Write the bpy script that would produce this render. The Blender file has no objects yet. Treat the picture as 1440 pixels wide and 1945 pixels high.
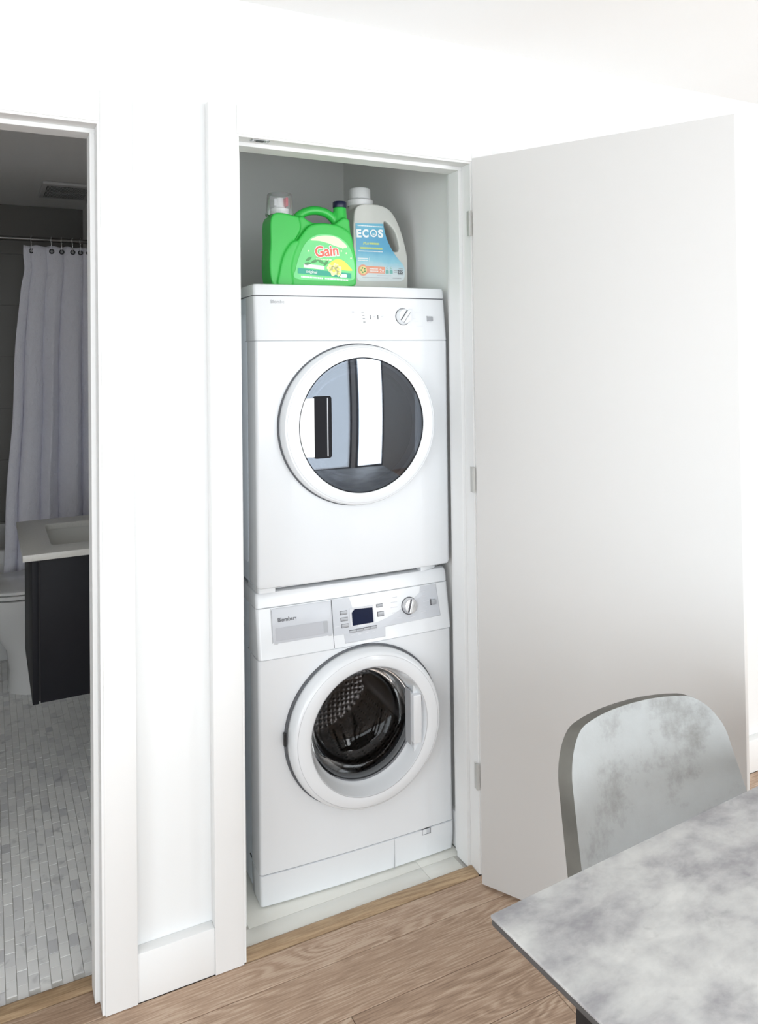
import bpy, bmesh, math, random
from mathutils import Vector, Matrix, Euler
random.seed(7)
R = math.radians
scene = bpy.context.scene
C = scene.collection

# ------------------------------------------------------------------ camera
cam_d = bpy.data.cameras.new('camera')
cam_d.sensor_fit = 'HORIZONTAL'
cam_d.sensor_width = 36.0
cam_d.lens = 1475.25 / 1440.0 * 36.0
cam_d.shift_y = -(972.5 - 649.54) / 1440.0
cam_d.clip_start = 0.02
cam = bpy.data.objects.new('camera', cam_d)
C.objects.link(cam)
_yaw, _pitch, _roll = 0.4681, 0.0158, -0.0122
_f = Vector((math.sin(_yaw)*math.cos(_pitch), math.cos(_yaw)*math.cos(_pitch), math.sin(_pitch)))
_r0 = Vector((math.cos(_yaw), -math.sin(_yaw), 0))
_u0 = _r0.cross(_f)
_r = _r0*math.cos(_roll) + _u0*math.sin(_roll)
_u = -_r0*math.sin(_roll) + _u0*math.cos(_roll)
_m = Matrix((( _r.x, _u.x, -_f.x, -0.5566), (_r.y, _u.y, -_f.y, -1.8688), (_r.z, _u.z, -_f.z, 1.4873), (0, 0, 0, 1)))
cam.matrix_world = _m
scene.camera = cam

# ------------------------------------------------------------------ view, world, daylight
scene.view_settings.view_transform = 'Standard'
scene.view_settings.look = 'None'
scene.view_settings.gamma = 1.0
scene.view_settings.exposure = 0.06
scene.view_settings.use_curve_mapping = False
try:
    scene.cycles.use_denoising = True
    scene.cycles.max_bounces = 14
    scene.cycles.diffuse_bounces = 8
    scene.cycles.glossy_bounces = 5
    scene.cycles.transparent_max_bounces = 16
    scene.cycles.sample_clamp_indirect = 6.0
    scene.cycles.caustics_reflective = False
    scene.cycles.caustics_refractive = False
except Exception:
    pass
W = bpy.data.worlds.new('sky'); scene.world = W
W.use_nodes = True
_bg = W.node_tree.nodes['Background']
_bg.inputs[0].default_value = (0.80, 0.90, 1.0, 1)
_bg.inputs[1].default_value = 2.2

def area(name, loc, rot, sx, sy, power, col):
    d = bpy.data.lights.new(name, 'AREA'); d.shape = 'RECTANGLE'; d.size = sx; d.size_y = sy
    d.energy = power; d.color = col
    o = bpy.data.objects.new(name, d); o.location = loc; o.rotation_euler = rot; C.objects.link(o)
    return o
RX0, RX1, RY0, CEIL = -2.6, 3.4, -4.4, 2.39           # the room
# daylight entering at the windows: a wide one and a narrow one behind the camera, one in the right-hand wall
WZ0, WZ1 = 0.10, 2.30
WIN_A, WIN_B, WIN_R = (-2.30, 1.90), (1.98, 2.56), (-3.20, -1.20)
def win_power(rad, w): return rad*math.pi*w*(WZ1-WZ0)
_zc = (WZ0+WZ1)/2
area('window_daylight_wide', (sum(WIN_A)/2, RY0+0.02, _zc), (R(90), 0, 0), WIN_A[1]-WIN_A[0]-0.1, WZ1-WZ0-0.1, win_power(2.6, 4.2), (0.97, 0.985, 1.0))
area('window_daylight_narrow', (sum(WIN_B)/2, RY0+0.02, _zc), (R(90), 0, 0), WIN_B[1]-WIN_B[0]-0.1, WZ1-WZ0-0.1, win_power(8.5, 0.58), (0.97, 0.99, 1.0))
area('window_daylight_right', (RX1-0.02, sum(WIN_R)/2, _zc), (R(90), 0, R(90)), WIN_R[1]-WIN_R[0]-0.1, WZ1-WZ0-0.1, win_power(3.2, 2.0), (0.97, 0.99, 1.0))
FILL_WIN_L = (-3.60, -1.40)  # added left window, an unseen source filling the door face and machine sides
area('added_fill_left', (RX0+0.02, sum(FILL_WIN_L)/2, _zc), (R(90), 0, R(-90)), FILL_WIN_L[1]-FILL_WIN_L[0]-0.1, WZ1-WZ0-0.1, win_power(3.1, 2.2), (0.90, 0.955, 1.0))

# ------------------------------------------------------------------ materials
MATS = {}
def nodes_of(name):
    m = bpy.data.materials.new(name); m.use_nodes = True
    nt = m.node_tree; b = nt.nodes['Principled BSDF']
    MATS[name] = m
    return m, nt, b
def pm(name, col, rough=0.5, metal=0.0, bump=0.0, bscale=200.0, var=0.0, vscale=6.0, spec=0.5, coat=0.0, rvar=0.0):
    """principled with optional procedural bump, tone variation and roughness variation"""
    m, nt, b = nodes_of(name)
    b.inputs['Base Color'].default_value = (*col, 1)
    b.inputs['Roughness'].default_value = rough
    b.inputs['Metallic'].default_value = metal
    b.inputs['Specular IOR Level'].default_value = spec
    b.inputs['Coat Weight'].default_value = coat
    tc = nt.nodes.new('ShaderNodeTexCoord')
    if bump > 0:
        n = nt.nodes.new('ShaderNodeTexNoise'); n.inputs['Scale'].default_value = bscale; n.inputs['Detail'].default_value = 3
        nt.links.new(tc.outputs['Object'], n.inputs['Vector'])
        bp = nt.nodes.new('ShaderNodeBump'); bp.inputs['Strength'].default_value = bump; bp.inputs['Distance'].default_value = 0.001
        nt.links.new(n.outputs['Fac'], bp.inputs['Height']); nt.links.new(bp.outputs['Normal'], b.inputs['Normal'])
    if var > 0:
        n = nt.nodes.new('ShaderNodeTexNoise'); n.inputs['Scale'].default_value = vscale; n.inputs['Detail'].default_value = 4
        nt.links.new(tc.outputs['Object'], n.inputs['Vector'])
        mx = nt.nodes.new('ShaderNodeMix'); mx.data_type = 'RGBA'
        mx.inputs['A'].default_value = (*[max(0, c*(1-var)) for c in col], 1)
        mx.inputs['B'].default_value = (*[min(1, c*(1+var)) for c in col], 1)
        nt.links.new(n.outputs['Fac'], mx.inputs['Factor']); nt.links.new(mx.outputs['Result'], b.inputs['Base Color'])
    if rvar > 0:
        n = nt.nodes.new('ShaderNodeTexNoise'); n.inputs['Scale'].default_value = 9
        nt.links.new(tc.outputs['Object'], n.inputs['Vector'])
        mr = nt.nodes.new('ShaderNodeMapRange'); mr.inputs['To Min'].default_value = max(0.02, rough-rvar); mr.inputs['To Max'].default_value = rough+rvar
        nt.links.new(n.outputs['Fac'], mr.inputs['Value']); nt.links.new(mr.outputs['Result'], b.inputs['Roughness'])
    return m

pm('wall_paint', (0.745, 0.755, 0.755), 0.75, bump=0.05, bscale=350, var=0.006)
pm('ceiling_paint', (0.85, 0.855, 0.855), 0.85, bump=0.05, bscale=300, var=0.006)
pm('closet_paint', (0.80, 0.80, 0.785), 0.8, bump=0.05, bscale=300, var=0.01)
pm('trim_paint', (0.755, 0.76, 0.757), 0.45, var=0.006)
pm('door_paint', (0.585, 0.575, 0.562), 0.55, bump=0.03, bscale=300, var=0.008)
pm('bath_paint', (0.78, 0.78, 0.77), 0.8, bump=0.05, bscale=300, var=0.01)
pm('bath_tile', (0.155, 0.148, 0.135), 0.45, var=0.06, vscale=4)
pm('grout_dark', (0.11, 0.105, 0.10), 0.9, var=0.04)
pm('appliance_white', (0.725, 0.745, 0.765), 0.18, var=0.004, coat=0.15)
pm('appliance_side_skylit', (0.84, 0.90, 0.96), 0.30, var=0.006)  # sky light on the cabinet sides painted in as a paler, bluer white
pm('appliance_panel', (0.52, 0.54, 0.575), 0.28, var=0.01)
pm('seam_dark', (0.10, 0.105, 0.115), 0.6, var=0.05)
pm('seam_soft', (0.45, 0.46, 0.48), 0.6, var=0.03)
pm('print_grey', (0.42, 0.43, 0.45), 0.5, var=0.03)
pm('print_pale', (0.62, 0.63, 0.66), 0.5, var=0.03)
pm('print_dark', (0.10, 0.10, 0.11), 0.5, var=0.03)
pm('chrome', (0.72, 0.72, 0.73), 0.18, 1.0, rvar=0.05)
pm('satin_metal', (0.50, 0.50, 0.51), 0.35, 1.0, rvar=0.08)
pm('hinge_paint', (0.52, 0.52, 0.50), 0.5, 0.3, var=0.08, vscale=40)
pm('rod_bronze', (0.16, 0.155, 0.15), 0.3, 1.0, rvar=0.05)
pm('black_metal', (0.03, 0.03, 0.032), 0.4, 0.6, var=0.05)
pm('gasket', (0.10, 0.105, 0.11), 0.5, bump=0.1, bscale=150, var=0.1)
pm('button_grey', (0.36, 0.37, 0.39), 0.35, 0.2, var=0.03)
pm('lcd', (0.006, 0.010, 0.034), 0.25, var=0.3, vscale=30, spec=0.08)
pm('recess_shade_grey', (0.42, 0.43, 0.46), 0.4, var=0.05)
pm('recess_black', (0.010, 0.010, 0.013), 0.6, var=0.1, spec=0.15)
pm('vanity_dark', (0.012, 0.012, 0.015), 0.5, var=0.06, spec=0.15)
pm('vanity_black', (0.004, 0.004, 0.005), 0.6, var=0.06)
pm('ceramic', (0.72, 0.72, 0.71), 0.12, var=0.01)
pm('basin_ceramic', (0.60, 0.60, 0.57), 0.25, var=0.02)
pm('tub_acrylic', (0.66, 0.66, 0.65), 0.2, var=0.01)
pm('vent_plastic', (0.60, 0.60, 0.61), 0.6, var=0.02)
pm('gain_green', (0.035, 0.49, 0.07), 0.32, var=0.05, vscale=10)
pm('gain_label', (0.17, 0.66, 0.24), 0.35, var=0.12, vscale=18)
pm('gain_pale', (0.78, 0.90, 0.58), 0.4, var=0.08, vscale=30)
pm('gain_yellow', (0.86, 0.80, 0.10), 0.4, var=0.12, vscale=30)
pm('gain_teal', (0.03, 0.36, 0.25), 0.4, var=0.15, vscale=20)
pm('gain_red', (0.82, 0.14, 0.09), 0.4, var=0.03)
pm('leaf_green', (0.10, 0.32, 0.12), 0.5, var=0.2, vscale=60)
pm('flower_cream', (0.90, 0.88, 0.45), 0.5, var=0.15, vscale=60)
pm('pure_white', (0.9, 0.9, 0.9), 0.4, var=0.01)
pm('navy_cap', (0.012, 0.014, 0.045), 0.35, var=0.1)
pm('spigot_red', (0.65, 0.05, 0.09), 0.4, var=0.05)
pm('ecos_plastic', (0.60, 0.60, 0.565), 0.38, var=0.05, vscale=8)
pm('ecos_cap', (0.70, 0.70, 0.70), 0.4, var=0.03)
pm('ecos_orange', (0.86, 0.38, 0.26), 0.5, var=0.08, vscale=60)
pm('ecos_lime', (0.62, 0.72, 0.25), 0.5, var=0.05)
pm('ecos_teal', (0.22, 0.50, 0.45), 0.5, var=0.08)
pm('ecos_yellow', (0.88, 0.70, 0.32), 0.5, var=0.1)
pm('closet_tile', (0.74, 0.74, 0.69), 0.3, var=0.03, vscale=5, rvar=0.06)
pm('grout_light', (0.60, 0.59, 0.56), 0.9, var=0.06, vscale=20)
pm('rubber', (0.02, 0.02, 0.02), 0.8, var=0.1)
pm('subfloor', (0.08, 0.06, 0.045), 0.9, var=0.1)
pm('window_frame', (0.20, 0.21, 0.23), 0.4, 0.2, var=0.03)
pm('coat_dark', (0.05, 0.055, 0.07), 0.8, var=0.1)

def ecos_label():
    m, nt, b = nodes_of('ecos_label')
    tc = nt.nodes.new('ShaderNodeTexCoord'); sp = nt.nodes.new('ShaderNodeSeparateXYZ')
    nt.links.new(tc.outputs['Generated'], sp.inputs[0])
    n = nt.nodes.new('ShaderNodeTexNoise'); n.inputs['Scale'].default_value = 5
    nt.links.new(tc.outputs['Generated'], n.inputs['Vector'])
    ad = nt.nodes.new('ShaderNodeMath'); ad.operation = 'MULTIPLY_ADD'; ad.inputs[1].default_value = 0.14; 
    nt.links.new(n.outputs['Fac'], ad.inputs[0]); nt.links.new(sp.outputs['Z'], ad.inputs[2])
    cr = nt.nodes.new('ShaderNodeValToRGB')
    e = cr.color_ramp.elements
    e[0].position = 0.0; e[0].color = (0.80, 0.82, 0.82, 1)
    e[1].position = 1.05; e[1].color = (0.16, 0.46, 0.62, 1)
    for p, c in ((0.26, (0.66, 0.74, 0.77, 1)), (0.42, (0.30, 0.60, 0.72, 1)), (0.62, (0.13, 0.40, 0.60, 1)), (0.80, (0.12, 0.38, 0.60, 1))):
        x = e.new(p); x.color = c
    nt.links.new(ad.outputs[0], cr.inputs['Fac']); nt.links.new(cr.outputs['Color'], b.inputs['Base Color'])
    b.inputs['Roughness'].default_value = 0.35
ecos_label()

def glass_mat(name, tint, refl, ior=1.5, rough=0.02, gcol=(1, 1, 1)):
    """coloured pane: see-through tint plus mirror-like surface reflection"""
    m = bpy.data.materials.new(name); m.use_nodes = True; MATS[name] = m
    nt = m.node_tree; nt.nodes.clear()
    out = nt.nodes.new('ShaderNodeOutputMaterial')
    t = nt.nodes.new('ShaderNodeBsdfTransparent'); t.inputs[0].default_value = (*tint, 1)
    g = nt.nodes.new('ShaderNodeBsdfGlossy'); g.inputs['Roughness'].default_value = rough; g.inputs['Color'].default_value = (*gcol, 1)
    fr = nt.nodes.new('ShaderNodeFresnel'); fr.inputs['IOR'].default_value = ior
    ad = nt.nodes.new('ShaderNodeMath'); ad.operation = 'ADD'; ad.use_clamp = True; ad.inputs[1].default_value = refl
    nt.links.new(fr.outputs[0], ad.inputs[0])
    mx = nt.nodes.new('ShaderNodeMixShader')
    nt.links.new(ad.outputs[0], mx.inputs[0]); nt.links.new(t.outputs[0], mx.inputs[1]); nt.links.new(g.outputs[0], mx.inputs[2])
    nt.links.new(mx.outputs[0], out.inputs[0])
    return m
glass_mat('dryer_glass', (0.16, 0.17, 0.20), 0.085, 1.5, 0.02, (0.80, 0.88, 1.0))
glass_mat('washer_glass', (0.50, 0.50, 0.51), 0.01, 1.22, 0.03)
glass_mat('clear_plastic', (0.93, 0.94, 0.95), 0.05, 1.3, 0.2)
_nt = MATS['clear_plastic'].node_tree      # cloudy moulded plastic: part of the surface scatters
_df = _nt.nodes.new('ShaderNodeBsdfDiffuse'); _df.inputs[0].default_value = (0.85, 0.87, 0.88, 1)
_ms = _nt.nodes.new('ShaderNodeMixShader'); _ms.inputs[0].default_value = 0.16
_out = next(n for n in _nt.nodes if n.type == 'OUTPUT_MATERIAL'); _src = _out.inputs[0].links[0].from_socket
_nt.links.new(_src, _ms.inputs[1]); _nt.links.new(_df.outputs[0], _ms.inputs[2]); _nt.links.new(_ms.outputs[0], _out.inputs[0])
glass_mat('window_glass', (0.97, 0.985, 0.98), 0.0, 1.45, 0.0)

def marble_mat():
    m, nt, b = nodes_of('marble_mosaic')
    oi = nt.nodes.new('ShaderNodeObjectInfo'); ge = nt.nodes.new('ShaderNodeNewGeometry')
    ad = nt.nodes.new('ShaderNodeMath'); ad.operation = 'ADD'
    nt.links.new(oi.outputs['Random'], ad.inputs[0]); nt.links.new(ge.outputs['Random Per Island'], ad.inputs[1])
    fr = nt.nodes.new('ShaderNodeMath'); fr.operation = 'FRACT'; nt.links.new(ad.outputs[0], fr.inputs[0])
    cr = nt.nodes.new('ShaderNodeValToRGB'); e = cr.color_ramp.elements
    e[0].position = 0.0; e[0].color = (0.64, 0.64, 0.65, 1); e[1].position = 1.0; e[1].color = (0.90, 0.90, 0.88, 1)
    for p, c in ((0.05, (0.75, 0.75, 0.755, 1)), (0.3, (0.82, 0.82, 0.81, 1)), (0.7, (0.86, 0.86, 0.845, 1))):
        x = e.new(p); x.color = c
    nt.links.new(fr.outputs[0], cr.inputs['Fac'])
    tc = nt.nodes.new('ShaderNodeTexCoord'); ge2 = ge
    n = nt.nodes.new('ShaderNodeTexNoise'); n.inputs['Scale'].default_value = 22; n.inputs['Detail'].default_value = 6; n.inputs['Distortion'].default_value = 0.6
    nt.links.new(ge2.outputs['Position'], n.inputs['Vector'])
    vr = nt.nodes.new('ShaderNodeValToRGB'); v = vr.color_ramp.elements
    v[0].position = 0.30; v[0].color = (0.50, 0.50, 0.52, 1); v[1].position = 0.42; v[1].color = (1, 1, 1, 1)
    nt.links.new(n.outputs['Fac'], vr.inputs['Fac'])
    mx = nt.nodes.new('ShaderNodeMix'); mx.data_type = 'RGBA'; mx.blend_type = 'MULTIPLY'; mx.inputs['Factor'].default_value = 0.5
    nt.links.new(cr.outputs['Color'], mx.inputs['A']); nt.links.new(vr.outputs['Color'], mx.inputs['B'])
    nt.links.new(mx.outputs['Result'], b.inputs['Base Color'])
    b.inputs['Roughness'].default_value = 0.6
    b.inputs['Specular IOR Level'].default_value = 0.25
marble_mat()

def wood_mat(name, dark, mid, light):
    m, nt, b = nodes_of(name)
    tc = nt.nodes.new('ShaderNodeTexCoord'); oi = nt.nodes.new('ShaderNodeObjectInfo')
    mul = nt.nodes.new('ShaderNodeMath'); mul.operation = 'MULTIPLY'; mul.inputs[1].default_value = 57.0
    nt.links.new(oi.outputs['Random'], mul.inputs[0])
    cb = nt.nodes.new('ShaderNodeCombineXYZ')
    nt.links.new(mul.outputs[0], cb.inputs[0]); nt.links.new(mul.outputs[0], cb.inputs[1])
    va = nt.nodes.new('ShaderNodeVectorMath'); va.operation = 'ADD'
    nt.links.new(tc.outputs['Object'], va.inputs[0]); nt.links.new(cb.outputs[0], va.inputs[1])
    # cathedral figure: bands bent by a large soft noise
    mp = nt.nodes.new('ShaderNodeMapping'); mp.inputs['Scale'].default_value = (1.3, 10.0, 10.0)
    nt.links.new(va.outputs[0], mp.inputs['Vector'])
    n1 = nt.nodes.new('ShaderNodeTexNoise'); n1.inputs['Scale'].default_value = 1.0; n1.inputs['Detail'].default_value = 2.5; n1.inputs['Distortion'].default_value = 0.5
    nt.links.new(mp.outputs[0], n1.inputs['Vector'])
    ml = nt.nodes.new('ShaderNodeMath'); ml.operation = 'MULTIPLY'; ml.inputs[1].default_value = 120.0
    nt.links.new(n1.outputs['Fac'], ml.inputs[0])
    sn = nt.nodes.new('ShaderNodeMath'); sn.operation = 'SINE'; nt.links.new(ml.outputs[0], sn.inputs[0])
    # fine pores
    mp2 = nt.nodes.new('ShaderNodeMapping'); mp2.inputs['Scale'].default_value = (14.0, 260.0, 260.0)
    nt.links.new(va.outputs[0], mp2.inputs['Vector'])
    n2 = nt.nodes.new('ShaderNodeTexNoise'); n2.inputs['Scale'].default_value = 1.0; n2.inputs['Detail'].default_value = 5
    nt.links.new(mp2.outputs[0], n2.inputs['Vector'])
    # broad tone
    mp3 = nt.nodes.new('ShaderNodeMapping'); mp3.inputs['Scale'].default_value = (1.6, 12.0, 12.0)
    nt.links.new(va.outputs[0], mp3.inputs['Vector'])
    n3 = nt.nodes.new('ShaderNodeTexNoise'); n3.inputs['Scale'].default_value = 1.0; n3.inputs['Detail'].default_value = 3
    nt.links.new(mp3.outputs[0], n3.inputs['Vector'])
    # figure appears only in patches
    gate = nt.nodes.new('ShaderNodeMapRange'); gate.inputs['From Min'].default_value = 0.42; gate.inputs['From Max'].default_value = 0.62
    gate.inputs['To Min'].default_value = 0.02; gate.inputs['To Max'].default_value = 0.17
    nt.links.new(n3.outputs['Fac'], gate.inputs['Value'])
    a1 = nt.nodes.new('ShaderNodeMath'); a1.operation = 'MULTIPLY'; nt.links.new(sn.outputs[0], a1.inputs[0]); nt.links.new(gate.outputs['Result'], a1.inputs[1])
    a2 = nt.nodes.new('ShaderNodeMath'); a2.operation = 'MULTIPLY_ADD'; a2.inputs[1].default_value = 1.15
    nt.links.new(n2.outputs['Fac'], a2.inputs[0]); nt.links.new(a1.outputs[0], a2.inputs[2])
    a3 = nt.nodes.new('ShaderNodeMath'); a3.operation = 'MULTIPLY_ADD'; a3.inputs[1].default_value = 0.30
    nt.links.new(n3.outputs['Fac'], a3.inputs[0]); nt.links.new(a2.outputs[0], a3.inputs[2])
    a4 = nt.nodes.new('ShaderNodeMath'); a4.operation = 'MULTIPLY_ADD'; a4.inputs[1].default_value = 0.14
    nt.links.new(oi.outputs['Random'], a4.inputs[0]); nt.links.new(a3.outputs[0], a4.inputs[2])
    cr = nt.nodes.new('ShaderNodeValToRGB'); e = cr.color_ramp.elements
    e[0].position = 0.46; e[0].color = (*dark, 1); e[1].position = 1.12; e[1].color = (*light, 1)
    x = e.new(0.80); x.color = (*mid, 1)
    nt.links.new(a4.outputs[0], cr.inputs['Fac']); nt.links.new(cr.outputs['Color'], b.inputs['Base Color'])
    b.inputs['Roughness'].default_value = 0.5
    bp = nt.nodes.new('ShaderNodeBump'); bp.inputs['Strength'].default_value = 0.12; bp.inputs['Distance'].default_value = 0.0006
    nt.links.new(a2.outputs[0], bp.inputs['Height']); nt.links.new(bp.outputs['Normal'], b.inputs['Normal'])
wood_mat('oak_plank', (0.25, 0.162, 0.108), (0.405, 0.28, 0.195), (0.515, 0.385, 0.285))
wood_mat('oak_trim', (0.24, 0.155, 0.085), (0.34, 0.23, 0.135), (0.42, 0.30, 0.18))

def concrete_mat():
    m, nt, b = nodes_of('concrete_top')
    tc = nt.nodes.new('ShaderNodeTexCoord')
    mp = nt.nodes.new('ShaderNodeMapping'); mp.inputs['Scale'].default_value = (1.0, 1.5, 1.0)
    nt.links.new(tc.outputs['Object'], mp.inputs['Vector'])
    n1 = nt.nodes.new('ShaderNodeTexNoise'); n1.inputs['Scale'].default_value = 8.5; n1.inputs['Detail'].default_value = 8; n1.inputs['Roughness'].default_value = 0.60; n1.inputs['Distortion'].default_value = 0.12
    nt.links.new(mp.outputs[0], n1.inputs['Vector'])
    cr = nt.nodes.new('ShaderNodeValToRGB'); e = cr.color_ramp.elements
    e[0].position = 0.32; e[0].color = (0.24, 0.235, 0.245, 1); e[1].position = 0.66; e[1].color = (0.60, 0.60, 0.585, 1)
    for p, c in ((0.40, (0.315, 0.31, 0.32, 1)), (0.47, (0.41, 0.405, 0.41, 1)), (0.53, (0.48, 0.48, 0.475, 1))):
        x = e.new(p); x.color = c
    nt.links.new(n1.outputs['Fac'], cr.inputs['Fac'])
    n2 = nt.nodes.new('ShaderNodeTexNoise'); n2.inputs['Scale'].default_value = 30; n2.inputs['Detail'].default_value = 4; n2.inputs['Distortion'].default_value = 0.3
    nt.links.new(mp.outputs[0], n2.inputs['Vector'])
    v = nt.nodes.new('ShaderNodeValToRGB'); q = v.color_ramp.elements
    q[0].position = 0.24; q[0].color = (0.70, 0.70, 0.71, 1); q[1].position = 0.40; q[1].color = (1, 1, 1, 1)
    nt.links.new(n2.outputs['Fac'], v.inputs['Fac'])
    mx = nt.nodes.new('ShaderNodeMix'); mx.data_type = 'RGBA'; mx.blend_type = 'MULTIPLY'; mx.inputs['Factor'].default_value = 0.7
    nt.links.new(cr.outputs['Color'], mx.inputs['A']); nt.links.new(v.outputs['Color'], mx.inputs['B'])
    nt.links.new(mx.outputs['Result'], b.inputs['Base Color'])
    b.inputs['Roughness'].default_value = 0.42
concrete_mat()
pm('table_edge', (0.075, 0.07, 0.068), 0.7, var=0.1, vscale=30)

def suede_mat():
    m, nt, b = nodes_of('worn_suede')
    tc = nt.nodes.new('ShaderNodeTexCoord')
    n1 = nt.nodes.new('ShaderNodeTexNoise'); n1.inputs['Scale'].default_value = 6; n1.inputs['Detail'].default_value = 7; n1.inputs['Roughness'].default_value = 0.7
    nt.links.new(tc.outputs['Object'], n1.inputs['Vector'])
    cr = nt.nodes.new('ShaderNodeValToRGB'); e = cr.color_ramp.elements
    e[0].position = 0.30; e[0].color = (0.20, 0.20, 0.19, 1); e[1].position = 0.66; e[1].color = (0.375, 0.39, 0.39, 1)
    x = e.new(0.46); x.color = (0.345, 0.355, 0.352, 1)
    nt.links.new(n1.outputs['Fac'], cr.inputs['Fac'])
    nt.links.new(cr.outputs['Color'], b.inputs['Base Color'])
    b.inputs['Roughness'].default_value = 0.55
    b.inputs['Sheen Weight'].default_value = 0.35
    b.inputs['Sheen Roughness'].default_value = 0.4
    n2 = nt.nodes.new('ShaderNodeTexNoise'); n2.inputs['Scale'].default_value = 160; n2.inputs['Detail'].default_value = 3
    nt.links.new(tc.outputs['Object'], n2.inputs['Vector'])
    bp = nt.nodes.new('ShaderNodeBump'); bp.inputs['Strength'].default_value = 0.12; bp.inputs['Distance'].default_value = 0.001
    nt.links.new(n2.outputs['Fac'], bp.inputs['Height']); nt.links.new(bp.outputs['Normal'], b.inputs['Normal'])
suede_mat()
pm('suede_shade_rim', (0.125, 0.12, 0.105), 0.75, bump=0.12, bscale=160, var=0.6, vscale=11)  # shade on the side of the backrest, painted in as a darker rim

def curtain_mat():
    m, nt, b = nodes_of('curtain_cloth')
    b.inputs['Base Color'].default_value = (0.74, 0.74, 0.81, 1); b.inputs['Roughness'].default_value = 0.9
    tc = nt.nodes.new('ShaderNodeTexCoord')
    mp = nt.nodes.new('ShaderNodeMapping'); mp.inputs['Scale'].default_value = (60, 20, 34)
    nt.links.new(tc.outputs['Object'], mp.inputs['Vector'])
    n = nt.nodes.new('ShaderNodeTexNoise'); n.inputs['Scale'].default_value = 1.0; n.inputs['Detail'].default_value = 4; n.inputs['Distortion'].default_value = 0.8
    nt.links.new(mp.outputs[0], n.inputs['Vector'])
    bp = nt.nodes.new('ShaderNodeBump'); bp.inputs['Strength'].default_value = 0.9; bp.inputs['Distance'].default_value = 0.008
    nt.links.new(n.outputs['Fac'], bp.inputs['Height']); nt.links.new(bp.outputs['Normal'], b.inputs['Normal'])
curtain_mat()

def drum_mat():
    m, nt, b = nodes_of('drum_steel')
    b.inputs['Metallic'].default_value = 1.0; b.inputs['Roughness'].default_value = 0.28
    tc = nt.nodes.new('ShaderNodeTexCoord')
    vo = nt.nodes.new('ShaderNodeTexVoronoi'); vo.inputs['Scale'].default_value = 62; vo.inputs['Randomness'].default_value = 0.25
    nt.links.new(tc.outputs['Object'], vo.inputs['Vector'])
    cr = nt.nodes.new('ShaderNodeValToRGB'); e = cr.color_ramp.elements
    e[0].position = 0.22; e[0].color = (0.02, 0.02, 0.02, 1); e[1].position = 0.34; e[1].color = (0.34, 0.31, 0.29, 1)
    nt.links.new(vo.outputs['Distance'], cr.inputs['Fac']); nt.links.new(cr.outputs['Color'], b.inputs['Base Color'])
    bp = nt.nodes.new('ShaderNodeBump'); bp.inputs['Strength'].default_value = 0.8; bp.inputs['Distance'].default_value = 0.003
    nt.links.new(vo.outputs['Distance'], bp.inputs['Height']); nt.links.new(bp.outputs['Normal'], b.inputs['Normal'])
drum_mat()

# ------------------------------------------------------------------ mesh helpers
def box(bm, x0, x1, y0, y1, z0, z1):
    v = [bm.verts.new(p) for p in ((x0,y0,z0),(x1,y0,z0),(x1,y1,z0),(x0,y1,z0),(x0,y0,z1),(x1,y0,z1),(x1,y1,z1),(x0,y1,z1))]
    for f in ((3,2,1,0),(4,5,6,7),(0,1,5,4),(1,2,6,5),(2,3,7,6),(3,0,4,7)):
        bm.faces.new([v[i] for i in f])
def prism(bm, pts, b0, b1, axis='y'):
    """polygon pts (a,c) in the xz plane extruded along y from b0 to b1 (or in xy along z)"""
    mk = (lambda a, c, b: (a, b, c)) if axis == 'y' else ((lambda a, c, b: (a, c, b)) if axis == 'z' else (lambda a, c, b: (b, a, c)))
    A = [bm.verts.new(mk(a, c, b0)) for a, c in pts]; B = [bm.verts.new(mk(a, c, b1)) for a, c in pts]
    n = len(pts)
    bm.faces.new(A); bm.faces.new(B[::-1])
    for i in range(n):
        bm.faces.new((A[i], B[i], B[(i+1) % n], A[(i+1) % n]))
def lathe(bm, prof, seg=64, axis='z', c=(0, 0, 0), cap=False):
    """prof: list of (r, h)"""
    rings = []
    for r, h in prof:
        ring = []
        for k in range(seg):
            t = 2*math.pi*k/seg
            p = (r*math.cos(t), r*math.sin(t), h) if axis == 'z' else ((r*math.cos(t), h, r*math.sin(t)) if axis == 'y' else (h, r*math.cos(t), r*math.sin(t)))
            ring.append(bm.verts.new((p[0]+c[0], p[1]+c[1], p[2]+c[2])))
        rings.append(ring)
    for a, b in zip(rings, rings[1:]):
        for k in range(seg):
            bm.faces.new((a[k], a[(k+1) % seg], b[(k+1) % seg], b[k]))
    if cap:
        bm.faces.new(rings[0][::-1]); bm.faces.new(rings[-1])
    return rings
def loft(bm, rings, cap=True):
    vs = [[bm.verts.new(p) for p in ring] for ring in rings]
    n = len(vs[0])
    for a, b in zip(vs, vs[1:]):
        for k in range(n):
            bm.faces.new((a[k], a[(k+1) % n], b[(k+1) % n], b[k]))
    if cap:
        bm.faces.new(vs[0][::-1]); bm.faces.new(vs[-1])
def tube(bm, path, rad, seg=12, cap=True):
    path = [Vector(p) for p in path]
    rr = rad if isinstance(rad, (list, tuple)) else [rad]*len(path)
    prev = None; rings = []
    for i, p in enumerate(path):
        t = (path[min(i+1, len(path)-1)] - path[max(i-1, 0)]).normalized()
        up = Vector((0, 0, 1)) if abs(t.z) < 0.9 else Vector((0, 1, 0))
        n = t.cross(up).normalized() if prev is None else (prev - t*prev.dot(t)).normalized()
        prev = n; b = t.cross(n)
        rings.append([p + (n*math.cos(2*math.pi*k/seg) + b*math.sin(2*math.pi*k/seg))*rr[i] for k in range(seg)])
    loft(bm, rings, cap)
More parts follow.
